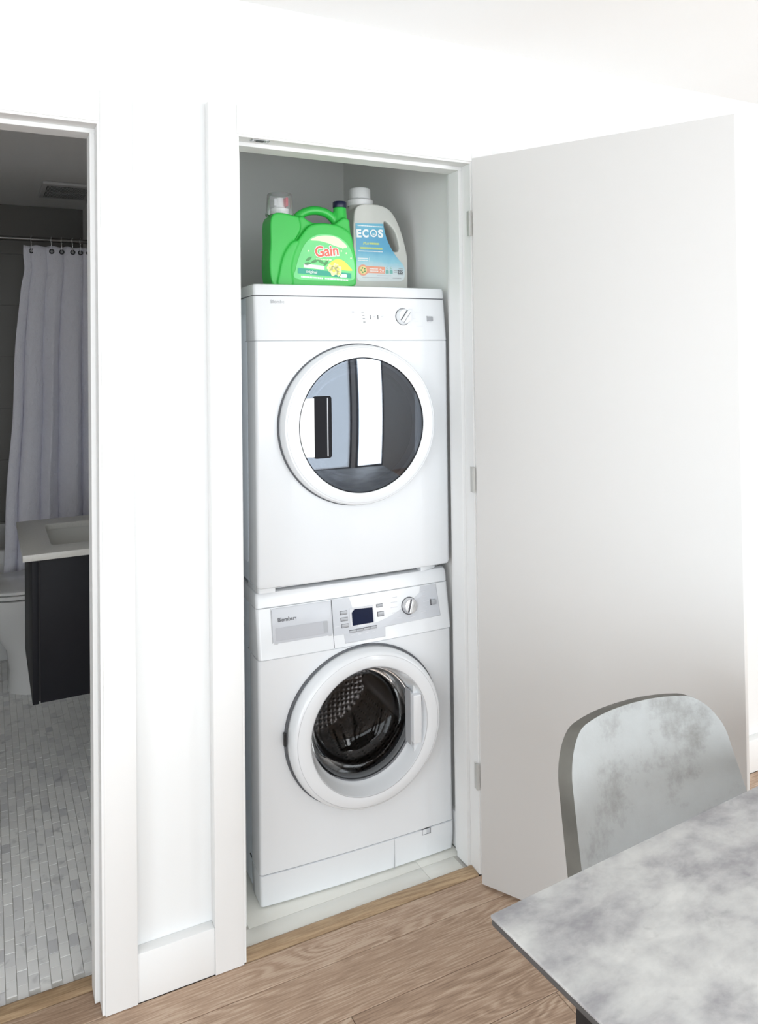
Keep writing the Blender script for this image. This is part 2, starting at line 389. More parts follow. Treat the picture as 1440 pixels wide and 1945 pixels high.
def sharpen(bm, ang):
    for f in bm.faces: f.smooth = True
    for e in bm.edges:
        if len(e.link_faces) == 2:
            try:
                if e.calc_face_angle() > ang: e.smooth = False
            except ValueError: pass
def obj(name, bm, mat, parent=None, smooth=None, bevel=0.0, bseg=2, loc=None, rot=None):
    bmesh.ops.recalc_face_normals(bm, faces=bm.faces[:])
    if bevel > 0:
        es = [e for e in bm.edges if len(e.link_faces) == 2 and e.calc_face_angle(0) > R(25)]
        bmesh.ops.bevel(bm, geom=es, offset=bevel, segments=bseg, profile=0.5, affect='EDGES', clamp_overlap=True)
    if smooth is not None: sharpen(bm, R(smooth))
    me = bpy.data.meshes.new(name); bm.to_mesh(me); bm.free()
    if mat: me.materials.append(MATS[mat])
    o = bpy.data.objects.new(name, me); C.objects.link(o)
    if parent: o.parent = parent
    if loc: o.location = loc
    if rot: o.rotation_euler = rot
    return o
def B(): return bmesh.new()
def boxobj(name, dims, mat, parent=None, bevel=0.0, smooth=None, bseg=2):
    bm = B(); box(bm, *dims); return obj(name, bm, mat, parent, smooth if bevel == 0 else 35, bevel, bseg)
def cleanup(o):
    me = o.data if o.type != 'EMPTY' else None
    bpy.data.objects.remove(o)
def baked(o):
    """replace an object's mesh by its evaluated (modifier) result"""
    dg = bpy.context.evaluated_depsgraph_get(); dg.update()
    me = bpy.data.meshes.new_from_object(o.evaluated_get(dg), depsgraph=dg)
    o.modifiers.clear(); old = o.data; o.data = me; bpy.data.meshes.remove(old)
    return o
def cut(o, cutter_bms, smooth=30):
    """boolean-subtract a list of bmesh cutters from o (same parent space)"""
    tmp = []
    par = o.parent; o.parent = None; mw = o.matrix_basis.copy(); o.matrix_basis = Matrix.Identity(4)
    for bm in cutter_bms:
        c = obj('tmp_cutter', bm, None); tmp.append(c)
        md = o.modifiers.new('cut', 'BOOLEAN'); md.operation = 'DIFFERENCE'; md.solver = 'EXACT'; md.object = c
    bpy.context.view_layer.update()
    baked(o)
    for c in tmp:
        m = c.data; bpy.data.objects.remove(c); bpy.data.meshes.remove(m)
    o.parent = par; o.matrix_basis = mw
    bm = B(); bm.from_mesh(o.data); sharpen(bm, R(smooth)); bm.to_mesh(o.data); bm.free()
    return o
def blow(name, bm, mat, parent, voxel=0.0025, it=10, fac=0.5):
    """fuse overlapping solids into one blow-moulded skin"""
    o = obj(name, bm, mat)
    md = o.modifiers.new('r', 'REMESH'); md.mode = 'VOXEL'; md.voxel_size = voxel; md.use_smooth_shade = True
    sm = o.modifiers.new('s', 'SMOOTH'); sm.factor = fac; sm.iterations = it
    bpy.context.view_layer.update()
    baked(o)
    o.data.shade_smooth() if hasattr(o.data, 'shade_smooth') else None
    if not o.data.materials: o.data.materials.append(MATS[mat])
    o.parent = parent
    return o
def text(name, body, size, mat, parent, loc, rot=(R(90), 0, 0), extrude=0.0003, offset=0.0, sx=1.0, align='LEFT', shear=0.0):
    cu = bpy.data.curves.new('t', 'FONT'); cu.body = body; cu.size = size; cu.extrude = extrude; cu.offset = offset; cu.align_x = align; cu.shear = shear
    cu.resolution_u = 3
    t = bpy.data.objects.new('t', cu); C.objects.link(t)
    bpy.context.view_layer.update()
    dg = bpy.context.evaluated_depsgraph_get()
    me = bpy.data.meshes.new_from_object(t.evaluated_get(dg), depsgraph=dg)
    bpy.data.objects.remove(t); bpy.data.curves.remove(cu)
    me.materials.clear(); me.materials.append(MATS[mat])
    o = bpy.data.objects.new(name, me); C.objects.link(o); o.parent = parent
    o.location = loc; o.rotation_euler = rot; o.scale = (sx, 1, 1)
    return o
def empty(name, loc=(0, 0, 0), rz=0.0):
    o = bpy.data.objects.new(name, None); o.empty_display_size = 0.05; C.objects.link(o)
    o.location = loc; o.rotation_euler = (0, 0, rz); return o
def tag(o, label=None, cat=None, group=None, kind=None):
    if label: o['label'] = label
    if cat: o['category'] = cat
    if group: o['group'] = group
    if kind: o['kind'] = kind
    return o
def struct(o, label): return tag(o, label, None, None, 'structure')
def circle(cx, cz, r, n=64, a0=0, a1=360):
    return [(cx + r*math.cos(R(a0+(a1-a0)*k/n)), cz + r*math.sin(R(a0+(a1-a0)*k/n))) for k in range(n + (0 if a1-a0 == 360 else 1))]
def rrect(x0, x1, z0, z1, r, n=5):
    p = []
    for cx, cz, a in ((x1-r, z0+r, -90), (x1-r, z1-r, 0), (x0+r, z1-r, 90), (x0+r, z0+r, 180)):
        for k in range(n+1):
            t = R(a+90*k/n); p.append((cx+r*math.cos(t), cz+r*math.sin(t)))
    return p
def catmull(pts, n=6, closed=True):
    out = []; m = len(pts)
    for i in range(m if closed else m-1):
        p0, p1, p2, p3 = (Vector((*pts[(i+d) % m],)) if closed else Vector((*pts[min(max(i+d, 0), m-1)],)) for d in (-1, 0, 1, 2))
        for k in range(n):
            t = k/n
            out.append(tuple(0.5*((2*p1)+(-p0+p2)*t+(2*p0-5*p1+4*p2-p3)*t*t+(-p0+3*p1-3*p2+p3)*t**3)))
    if not closed: out.append(tuple(pts[-1]))
    return out

# ================================================================== THE SETTING
WF, WB = 0.035, 0.128             # front and rear face of the wall; casing faces lie at y = 0
XR = 0.69                          # closet jamb face on the right
HC, HB = 2.040, 2.030              # heads of closet and bathroom openings
BX0, BX1 = -1.085, -0.3228         # bathroom opening
# main wall with two openings
bm = B()
for d in ((RX0, BX0-0.015, WF, WB, -0.012, CEIL), (BX1+0.015, -0.015, WF, WB, -0.012, CEIL), (XR+0.02, RX1, WF, WB, -0.012, CEIL),
          (BX0-0.015, BX1+0.015, WF, WB, HB+0.015, CEIL), (-0.015, XR+0.02, WF, WB, HC+0.015, CEIL)):
    box(bm, *d)
bmesh.ops.remove_doubles(bm, verts=bm.verts[:], dist=1e-5)
struct(obj('wall_back', bm, 'wall_paint'), 'white painted wall holding the closet and the bathroom openings')
# right wall and front wall with window openings
def pierced(name, along, lo, hi, f0, f1, holes, label):
    bm = B()
    def put(a0, a1, z0, z1):
        if along == 'x': box(bm, a0, a1, f0, f1, z0, z1)
        else: box(bm, f0, f1, a0, a1, z0, z1)
    a = lo
    for h0, h1 in holes:
        put(a, h0, -0.012, CEIL); put(h0, h1, -0.012, WZ0); put(h0, h1, WZ1, CEIL); a = h1
    put(a, hi, -0.012, CEIL)
    struct(obj(name, bm, 'wall_paint'), label)
pierced('wall_left', 'y', RY0, WB, RX0-0.1, RX0, [FILL_WIN_L], 'white left wall with an added tall window for fill light')
pierced('wall_right', 'y', RY0, WB, RX1, RX1+0.1, [WIN_R], 'white right wall with a tall window')
pierced('wall_front', 'x', RX0-0.1, RX1+0.1, RY0-0.1, RY0, [WIN_A, WIN_B], 'white wall behind the viewer with tall windows')
# windows
def window(name, along, a0, a1, fixed, label, sg=1):
    bm = B(); t = 0.05
    def bar(p0, p1, z0, z1):
        if along == 'x': box(bm, p0, p1, fixed-0.07, fixed-0.02, z0, z1)
        else: box(bm, min(fixed+sg*0.02, fixed+sg*0.07), max(fixed+sg*0.02, fixed+sg*0.07), p0, p1, z0, z1)
    bar(a0, a0+t, WZ0, WZ1); bar(a1-t, a1, WZ0, WZ1); bar(a0+t, a1-t, WZ0, WZ0+t); bar(a0+t, a1-t, WZ1-t, WZ1)
    mid = (a0+a1)/2; bar(mid-t/2, mid+t/2, WZ0+t, WZ1-t)
    w = struct(obj(name, bm, 'window_frame', None), label)
    for p0, p1 in ((a0+t, mid-t/2), (mid+t/2, a1-t)):
        if along == 'x': boxobj('pane', (p0, p1, fixed-0.047, fixed-0.043, WZ0+t, WZ1-t), 'window_glass', w)
        else: boxobj('pane', (fixed+sg*0.045-0.002, fixed+sg*0.045+0.002, p0, p1, WZ0+t, WZ1-t), 'window_glass', w)
window('window_1', 'x', *WIN_A, RY0, 'wide window behind the viewer')
window('window_2', 'x', *WIN_B, RY0, 'narrow tall window behind the viewer')
window('window_3', 'y', *WIN_R, RX1, 'tall window in the right wall')
window('added_window_left', 'y', *FILL_WIN_L, RX0, 'added tall window in the left wall, for fill light', -1)
struct(boxobj('ceiling', (RX0-0.1, RX1+0.1, RY0-0.1, WB, CEIL, CEIL+0.1), 'ceiling_paint'), 'white painted ceiling of the living room')

# wooden floor: base slab and planks
bm = B()
box(bm, RX0-0.1, RX1+0.1, RY0-0.1, 0.047, -0.06, -0.012); box(bm, BX0-0.02, BX1+0.02, 0.047, 0.137, -0.06, -0.012)
floor = struct(obj('floor', bm, 'subfloor'), 'light brown oak plank floor running along the closet wall')
edges = [0.005, -0.093] + [-0.253-0.16*k for k in range(27)]
edges = [e for e in edges if e > RY0] + [RY0]
plank_mesh = {}
def plank(x0, x1, y0, y1):
    L, Wd = round(x1-x0, 3), round(y1-y0, 3)
    g = 0.0007
    key = (L, Wd)
    if key not in plank_mesh:
        b = B(); box(b, -L/2+g, L/2-g, -Wd/2+g, Wd/2-g, -0.012, 0.0)
        bmesh.ops.recalc_face_normals(b, faces=b.faces[:])
        es = [e for e in b.edges if all(v.co.z > -0.001 for v in e.verts)]
        bmesh.ops.bevel(b, geom=es, offset=0.0010, segments=1, affect='EDGES')
        me = bpy.data.meshes.new('plank'); b.to_mesh(me); b.free(); me.materials.append(MATS['oak_plank'])
        plank_mesh[key] = me
    o = bpy.data.objects.new('plank', plank_mesh[key]); C.objects.link(o)
    o.parent = floor; o.location = ((x0+x1)/2, (y0+y1)/2, 0)
    return o
starts = [-1.9, -2.1, -1.35, -0.90, -2.25, -1.6]
for i, (e1, e0) in enumerate(zip(edges, edges[1:])):
    x = starts[i] if i < len(starts) else RX0 - random.choice([0.2, 0.6, 1.0]) + 1.5
    if x > RX0: plank(RX0, x, e0, e1)
    while x < RX1-0.01:
        x2 = min(RX1, x+1.52); plank(x, x2, e0, e1); x = x2
plank(BX0-0.015, BX1+0.015, 0.005, 0.093)
# threshold strips
def tstrip(name, x0, x1, y0, y1, label):
    b = B(); prism(b, [(y0, -0.002), (y1, -0.002), (y1, 0.006), (y1-0.006, 0.0085), (y0+0.012, 0.006), (y0, 0.0015)], x0, x1, 'x')
    return struct(obj(name, b, 'oak_trim'), label)
tstrip('trim_1', 0.004, XR-0.001, 0.006, 0.047, 'honey-toned wooden threshold strip at the foot of the closet opening')
tstrip('trim_2', BX0, BX1, 0.094, 0.137, 'wooden threshold strip at the bathroom doorway')

# casings
def casing(name, dims, label):
    return struct(boxobj(name, dims, 'trim_paint', None, 0.0015), label)
CW = 0.0714
casing('trim_3', (-CW, 0.0, 0.0, WF, 0.0012, HC+CW), 'flat white casing board left of the closet opening')
casing('trim_4', (XR+0.006, XR+0.006+CW, 0.0, WF, 0.0012, HC+CW), 'flat white casing board right of the closet, behind the open door')
casing('trim_5', (0.0, XR+0.006, 0.0, WF, HC, HC+CW), 'flat white casing board above the closet opening')
casing('trim_6', (BX1, BX1+CW, 0.0, WF, 0.0012, HB+CW), 'flat white casing board right of the bathroom doorway')
casing('trim_7', (BX0-CW, BX0, 0.0, WF, 0.0012, HB+CW), 'flat white casing board left of the bathroom doorway')
casing('trim_8', (BX0, BX1, 0.0, WF, HB, HB+CW), 'flat white casing board above the bathroom doorway')
# jambs with stops
def jamb(name, x0, x1, h, label):
    b = B(); r = 0.006; y0, y1 = 0.003, WB+0.002
    box(b, x0-0.015, x0+r, y0, y1, 0.003, h-r); box(b, x1-r, x1+0.015, y0, y1, 0.003, h-r); box(b, x0-0.015, x1+0.015, y0, y1, h-r, h+0.015)
    s0, s1, t = 0.047, 0.104, 0.011
    box(b, x0+r, x0+r+t, s0, s1, 0.003, h-r-t); box(b, x1-r-t, x1-r, s0, s1, 0.003, h-r-t); box(b, x0+r, x1-r, s0, s1, h-r-t, h-r)
    return struct(obj(name, b, 'trim_paint', None, 35, 0.0008, 1), label)
cj = jamb('trim_9', 0.0, XR+0.006, HC, 'white closet door frame with stop moulding')
bj = jamb('trim_10', BX0, BX1, HB, 'white bathroom door frame with stop moulding')
# latch strike in closet head
b = B(); prism(b, rrect(0.042, 0.090, 0.010, 0.032, 0.004), HC-0.0078, HC-0.0060, 'z')
sp = obj('strike_plate', b, 'satin_metal', cj, None)
sp['label'] = 'small steel strike plate let into the head of the closet frame'
for x in (0.048, 0.084): 
    b = B(); lathe(b, [(0.0028, HC-0.0086), (0.0028, HC-0.0078)], 12, 'z', (x, 0.021, 0), True); obj('screw', b, 'chrome', sp)
b = B(); prism(b, rrect(0.056, 0.076, 0.014, 0.028, 0.003), HC-0.0084, HC-0.0078, 'z'); obj('latch_slot', b, 'seam_dark', sp)
# baseboards
def baseb(name, dims, label): return struct(boxobj(name, dims, 'trim_paint', None, 0.002), label)
baseb('baseboard_back', (BX1+CW, -CW, 0.0045, WF, 0.0004, 0.112), 'white baseboard between the bathroom and closet casings')
baseb('baseboard_right', (XR+0.006+CW, RX1, 0.0045, WF, 0.0004, 0.112), 'white baseboard right of the closet behind the door')
baseb('baseboard_left', (RX0, BX0-CW, 0.0045, WF, 0.0004, 0.112), 'white baseboard left of the bathroom doorway')

# closet shell
CLX0, CLX1, CLY = 0.045, 0.712, 0.935
struct(boxobj('wall_closet_left', (-0.03, CLX0, WB, 3.20, -0.06, CEIL), 'closet_paint'), 'partition between the closet and the bathroom')
struct(boxobj('wall_closet_right', (CLX1, CLX1+0.08, WB, CLY+0.08, -0.06, CEIL), 'closet_paint'), 'off-white right side wall inside the closet')
struct(boxobj('wall_closet_back', (CLX0, CLX1, CLY, CLY+0.08, -0.06, CEIL), 'closet_paint'), 'off-white rear wall inside the closet')
struct(boxobj('ceiling_closet', (CLX0, CLX1, WB, CLY, CEIL, CEIL+0.08), 'closet_paint'), 'off-white closet ceiling')
baseb('baseboard_closet', (CLX1-0.014, CLX1, WB+0.003, CLY-0.001, 0.001, 0.108), 'low white baseboard along the right wall inside the closet')
bm = B(); box(bm, -0.01, XR+0.012, 0.0475, WB, -0.06, -0.004); box(bm, CLX0, CLX1, WB, CLY, -0.06, -0.004)
cf = struct(obj('floor_closet', bm, 'grout_light'), 'off-white tiled closet floor under the washing machine')
for (x0, x1) in ((0.008, 0.56), (0.56, XR-0.02)):
    for (y0, y1) in ((0.0485, 0.112), (0.112, 0.93)):
        a0 = max(x0, CLX0+0.001) if y0 > 0.1 else x0
        if y0 > 0.1 and x1 > 0.6: x1 = CLX1-0.015
        boxobj('tile', (a0+0.0004, x1-0.0004, y0+0.0004, y1-0.0004, -0.004, 0.0), 'closet_tile', cf, 0.0006)

# bathroom shell
BL, BY = -1.62, 3.16
struct(boxobj('wall_bathroom_left', (BL-0.08, BL, WB, BY, -0.06, CEIL), 'bath_paint'), 'left wall of the bathroom')
wbb = struct(boxobj('wall_bathroom_back', (BL-0.08, -0.03, BY, BY+0.08, -0.06, CEIL), 'grout_dark'), 'dark tiled wall behind the bathtub')
k = 0
zz = 0.30
row = 0
while zz < CEIL-0.01:
    z2 = min(zz+0.30, CEIL)
    xx = -0.03 - (0.0 if row % 2 == 0 else 0.3)
    if row % 2: boxobj('tile', (-0.33+0.001, -0.032, BY-0.008, BY, zz+0.001, z2-0.001), 'bath_tile', wbb)
    while xx > BL+0.02:
        x2 = max(BL, xx-0.6)
        boxobj('tile', (x2+0.001, xx-0.002, BY-0.008, BY, zz+0.001, z2-0.001), 'bath_tile', wbb)
        xx = x2
    zz = z2; row += 1
struct(boxobj('ceiling_bathroom', (BL-0.08, -0.03, WB, BY+0.08, CEIL, CEIL+0.08), 'bath_paint'), 'grey shaded bathroom ceiling')
bm = B(); box(bm, BL, -0.03, 0.138, BY, -0.06, -0.0035)
bf = struct(obj('floor_bathroom', bm, 'grout_light'), 'small grey marble mosaic floor of the bathroom')
tw, tl, tg = 0.0245, 0.0490, 0.0016
def tile_bm(b, cx, cy):
    z = random.uniform(-0.0004, 0.0002); e = 0.0004
    x0, x1, y0, y1 = cx-tw/2+tg/2, cx+tw/2-tg/2, cy-tl/2+tg/2, cy+tl/2-tg/2
    lo = [b.verts.new(p) for p in ((x0, y0, -0.0035), (x1, y0, -0.0035), (x1, y1, -0.0035), (x0, y1, -0.0035))]
    md = [b.verts.new(p) for p in ((x0, y0, z-e), (x1, y0, z-e), (x1, y1, z-e), (x0, y1, z-e))]
    hi = [b.verts.new(p) for p in ((x0+e, y0+e, z), (x1-e, y0+e, z), (x1-e, y1-e, z), (x0+e, y1-e, z))]
    for a, c in ((lo, md), (md, hi)):
        for i in range(4): b.faces.new((a[i], a[(i+1) % 4], c[(i+1) % 4], c[i]))
    b.faces.new(hi)
b = B(); tile_bm(b, 0, 0); bmesh.ops.recalc_face_normals(b, faces=b.faces[:])
tme = bpy.data.meshes.new('tile'); b.to_mesh(tme); b.free(); tme.materials.append(MATS['marble_mosaic'])
rest = B(); allt = []
ncol = int((-0.032-BL)/tw)
for c in range(ncol):
    cx = -0.032 - tw*(c+0.5)
    off = tl/2 if c % 2 else 0
    cy = 0.1395 + tl/2 - off
    while cy < 2.42:
        if cy - tl/2 > 0.138: allt.append((cx, cy))
        cy += tl
# the tiles that show largest through the doorway are single pieces
vis = []
for cx, cy in allt:
    u = (cx + 0.5566); v = (cy + 1.8688)
    px = 720 + 1475*((u*math.cos(_yaw) - v*math.sin(_yaw))/(u*math.sin(_yaw) + v*math.cos(_yaw)))
    if -20 < px < 190: vis.append((v, cx, cy))
vis.sort(); near = set((a, c) for _, a, c in vis[:300])
for cx, cy in allt:
    if (cx, cy) in near:
        o = bpy.data.objects.new('tile', tme); C.objects.link(o); o.parent = bf; o.location = (cx, cy, random.uniform(-0.0004, 0.0003))
    else: tile_bm(rest, cx, cy)
ro = obj('mosaic_field', rest, 'marble_mosaic', bf); ro['kind'] = 'stuff'

# the open closet door
TH = 0.5056
door = boxobj('door_1', (0.0, 0.6828, 0.0, 0.035, 0.012, HC-0.003), 'door_paint', None, 0.0015)
door.location = (0.6668, -0.0427, 0); door.rotation_euler = (0, 0, TH - math.pi/2)
struct(door, 'plain flush white closet door standing wide open into the room')
# hinges: knuckle and leaf, parented to the door (positions given in the door's frame)
dmi = (Matrix.Translation(door.location) @ Matrix.Rotation(TH-math.pi/2, 4, 'Z')).inverted()
for hz in (0.283, 1.125, 1.86):
    b = B(); box(b, 0.6828, 0.6838, 0.004, 0.012, hz-0.036, hz+0.036); lathe(b, [(0.0045, hz-0.036), (0.0045, hz+0.036)], 14, 'z', (0.6845, -0.002, 0), True)
    bmesh.ops.transform(b, matrix=dmi, verts=b.verts[:])
    h = obj('hinge', b, 'hinge_paint', door, 40); h['label'] = 'painted metal butt hinge on the closet frame'

# ================================================================== THE MACHINES
MO, MR = (0.0927, 0.1514, 0.0), -0.0383
MW, MD = 0.596, 0.56
def plan(off=0.0, inset=0.0, r=0.010, kb=0.007, back=MD):
    p = []
    x0, x1 = inset, MW-inset
    p.append((x0, back)); p.append((x0, 0.09))
    for k in range(7):
        t = R(180+90*k/6); p.append((x0+r+r*math.cos(t), off+kb+r+r*math.sin(t)))
    for k in range(1, 20):
        u = x0+r+(x1-x0-2*r)*k/20; q = (u-MW/2)/(MW/2-r)
        p.append((u, off+kb*q*q))
    for k in range(7):
        t = R(270+90*k/6); p.append((x1-r+r*math.cos(t), off+kb+r+r*math.sin(t)))
    p.append((x1, 0.09)); p.append((x1, back))
    return p
def bow(u, kb=0.007, r=0.010): q = (u-MW/2)/(MW/2-r); return kb*q*q
def shell(name, levels, mat, parent, smooth=30, **kw):
    """levels: (z, front offset, inset)"""
    b = B(); loft(b, [[(x, y, z) for x, y in plan(o, i, **kw)] for z, o, i in levels])
    return obj(name, b, mat, parent, smooth)
def cyl_cut(cx, cz, r, y0, y1, seg=96):
    b = B(); lathe(b, [(r, y0), (r, y1)], seg, 'y', (cx, 0, cz), True); bmesh.ops.recalc_face_normals(b, faces=b.faces[:]); return b
def decal(name, pts, y, mat, parent, t=0.0006):
    b = B(); prism(b, pts, y, y+t, 'y'); return obj(name, b, mat, parent)
def decal_box(name, u0, u1, z0, z1, vfun, mat, parent, t=0.0008, depth=0.004, bevel=0.0, r=0.0):
    """small raised plate following a leaning fascia: vfun(u,z) gives the surface"""
    b = B(); pts = rrect(u0, u1, z0, z1, r, 3) if r > 0 else [(u0, z0), (u1, z0), (u1, z1), (u0, z1)]
    A = [b.verts.new((u, vfun(u, z)-t, z)) for u, z in pts]; D_ = [b.verts.new((u, vfun(u, z)+depth, z)) for u, z in pts]
    b.faces.new(A); b.faces.new(D_[::-1]); n = len(pts)
    for i in range(n): b.faces.new((A[i], D_[i], D_[(i+1) % n], A[(i+1) % n]))
    return obj(name, b, mat, parent, 35, bevel)

def flatten(door_, r0, r1, k_):
    """the outer rim of the door is a touch wider than high"""
    st = [c for c in door_.children]
    for o_ in st + [g for c in st for g in c.children]:
        for v in o_.data.vertices:
            t = max(0.0, min(1.0, (math.hypot(v.co.x, v.co.z)-r0)/(r1-r0))); v.co.z *= 1 - k_*t
# ---------------------------------------------------------------- washing machine
washer = empty('washing_machine', MO, MR)
tag(washer, 'white front-loading washing machine at the bottom of the stack in the closet', 'washer')
WT = 0.840
# fascia surface
def wv(u, z): return bow(u) + (0.020 - 0.023*((0.797-z)/(0.797-0.664)))
body = shell('cabinet', [(0.014, 0.030, 0.004), (0.70, 0.030, 0.004), (0.80, 0.055, 0.004), (0.826, 0.06, 0.004)], 'appliance_side_skylit', washer)
front = shell('front_panel', [(0.0900, 0.004, 0.0), (0.0915, 0.002, 0), (0.662, 0.002, 0.0), (0.6632, 0.004, 0)], 'appliance_white', washer, back=0.09)
WCX, WCZ = 0.305, 0.437
cut(front, [cyl_cut(WCX, WCZ, 0.200, -0.1, 0.5)]); cut(body, [cyl_cut(WCX, WCZ, 0.232, -0.1, 0.48)])
fascia = shell('control_fascia', [(0.6650, 0.000, 0), (0.6662, -0.003, 0), (0.7955, 0.0198, 0), (0.7965, 0.021, 0)], 'appliance_white', washer, back=0.1)
top = shell('worktop', [(0.7980, 0.022, 0), (0.7990, 0.0205, 0), (0.825, 0.025, 0), (0.836, 0.030, 0.003), (WT, 0.038, 0.008)], 'appliance_white', washer)
kick = shell('kick_plate', [(0.0050, 0.007, 0.003), (0.0065, 0.004, 0.002), (0.050, 0.000, 0), (0.0875, 0.000, 0), (0.0885, 0.002, 0)], 'appliance_white', washer, back=0.07)
b = B(); box(b, 0.3948, 0.3956, -0.0004, 0.02, 0.006, 0.0884); obj('panel_seam', b, 'seam_soft', kick)
for zz, o_ in ((0.0892, 0.006), (0.6641, 0.004), (0.7972, 0.025)):
    b = B(); loft(b, [[(x, y, z) for x, y in plan(o_-0.0005, 0.0015, back=0.12)] for z in (zz-0.0012, zz+0.0012)]); obj('seam', b, 'seam_soft' if zz > 0.5 else 'seam_dark', body)
# filter flap tab
b = B(); box(b, 0.4885, 0.5135, 0.0+0.0035, 0.02, 0.0755, 0.0885); tb = obj('flap_tab', b, 'appliance_panel', kick, None, 0.001)
for x0, x1, z0, z1 in ((0.4870, 0.4882, 0.075, 0.089), (0.5138, 0.5150, 0.075, 0.089), (0.4870, 0.5150, 0.0742, 0.0752)):
    b = B(); box(b, x0, x1, bow(0.5)-0.0006, 0.02, z0, z1); obj('tab_gap', b, 'seam_dark', tb)
for fx in (0.04, 0.55):
    for fy in (0.06, 0.5):
        b = B(); lathe(b, [(0.018, 0.0), (0.018, 0.008), (0.010, 0.009), (0.010, 0.016)], 20, 'z', (fx, fy, 0), True); obj('foot', b, 'rubber', washer, 40)
# detergent drawer
drawer = decal_box('detergent_drawer', 0.042, 0.2145, 0.7035, 0.7945, wv, 'appliance_panel', washer, 0.0022, 0.004, 0.0012, 0.006)
for nm, a in (('drawer_gap', (0.0395, 0.0415, 0.705, 0.7950)), ('drawer_gap', (0.2150, 0.2168, 0.668, 0.7952)), ('drawer_gap', (0.044, 0.213, 0.7012, 0.7028))):
    decal_box(nm, *a, wv, 'seam_soft' if a[1] < 0.1 or a[0] < 0.1 else 'seam_dark', drawer, 0.0004, 0.003)
decal_box('grip_back', 0.0505, 0.2005, 0.7100, 0.7435, wv, 'recess_shade_grey', drawer, 0.0025, 0.002, 0, 0.003)
b = B()   # sloping grip scoop, its recess shade painted in as grey
A = [b.verts.new((u, wv(u, 0.7425)-0.0028, 0.7425)) for u in (0.053, 0.187)]; D_ = [b.verts.new((u, wv(u, 0.7115)-0.0030, 0.7115)) for u in (0.053, 0.187)]
b.faces.new((A[0], A[1], D_[1], D_[0])); g1 = obj('grip_scoop', b, 'recess_shade_grey', drawer)
decal_box('grip_end', 0.187, 0.1995, 0.713, 0.7425, wv, 'button_grey', drawer, 0.0029, 0.002)
text('maker_name', 'Blomberg', 0.0150, 'print_dark', drawer, (0.0575, wv(0.09, 0.763)-0.0028, 0.7585), (R(90)-0.171, 0, 0), 0.0003, 0.0003, 0.95)
# control panel: wide band with a lower tongue
def poly_decal(name, pts, vfun, mat, parent, t, depth=0.003):
    b = B(); A = [b.verts.new((u, vfun(u, z)-t, z)) for u, z in pts]; D_ = [b.verts.new((u, vfun(u, z)+depth, z)) for u, z in pts]
    b.faces.new(A); b.faces.new(D_[::-1]); n = len(pts)
    for i in range(n): b.faces.new((A[i], D_[i], D_[(i+1) % n], A[(i+1) % n]))
    return obj(name, b, mat, parent)
panel = poly_decal('control_panel', [(0.2175, 0.6995), (0.2475, 0.6995), (0.2500, 0.6760), (0.3725, 0.6760), (0.3745, 0.7020), (0.5600, 0.7050), (0.5530, 0.7950), (0.2175, 0.7950)], wv, 'appliance_panel', washer, 0.0012)
poly_decal('panel_edge', [(0.2470, 0.6990), (0.2490, 0.6745), (0.3735, 0.6745), (0.3755, 0.7005), (0.5615, 0.7035), (0.5545, 0.7955), (0.5535, 0.7955), (0.5603, 0.7045), (0.3745, 0.7015), (0.3725, 0.6755), (0.2500, 0.6755), (0.2480, 0.6990)], wv, 'seam_soft', panel, 0.0010)
decal_box('display_bezel', 0.268, 0.343, 0.7165, 0.7655, wv, 'print_pale', panel, 0.0018, 0.002, 0, 0.003)
poly_decal('display_screen', [(0.2745, 0.7185), (0.3395, 0.7185), (0.3395, 0.7590), (0.2840, 0.7620), (0.2745, 0.7535)], wv, 'lcd', panel, 0.0024)
for (u0, u1, z0, z1) in ((0.240, 0.260, 0.7530, 0.7610), (0.241, 0.261, 0.7355, 0.7435), (0.242, 0.262, 0.7180, 0.7260), (0.354, 0.372, 0.7575, 0.7645), (0.355, 0.374, 0.7320, 0.7435)):
    bt = decal_box('button', u0, u1, z0, z1, wv, 'button_grey', panel, 0.0030, 0.002, 0.0006, 0.0015)
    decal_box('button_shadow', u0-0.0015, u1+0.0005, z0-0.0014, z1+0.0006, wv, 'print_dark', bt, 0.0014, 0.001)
for i in range(4):
    u0 = 0.2640+i*0.0215
    bt = decal_box('button', u0, u0+0.0200, 0.7000+0.0005*i, 0.7065+0.0005*i, wv, 'button_grey', panel, 0.0030, 0.002, 0.0006)
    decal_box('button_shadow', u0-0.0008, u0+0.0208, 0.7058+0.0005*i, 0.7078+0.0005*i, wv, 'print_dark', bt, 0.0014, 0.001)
    decal_box('legend_mark', u0+0.004, u0+0.014, 0.6925, 0.6945, wv, 'print_pale', panel, 0.0014, 0.001)
for (u, z, w_) in ((0.405, 0.775, 0.016), (0.400, 0.762, 0.02), (0.398, 0.748, 0.022), (0.402, 0.733, 0.02), (0.412, 0.718, 0.018), (0.500, 0.778, 0.016), (0.504, 0.765, 0.018), (0.506, 0.750, 0.02), (0.506, 0.735, 0.012), (0.496, 0.722, 0.018), (0.455, 0.713, 0.02), (0.222, 0.7215, 0.012)):
    decal_box('legend_mark', u, u+w_, z, z+0.0016, wv, 'print_pale', panel, 0.0014, 0.001)
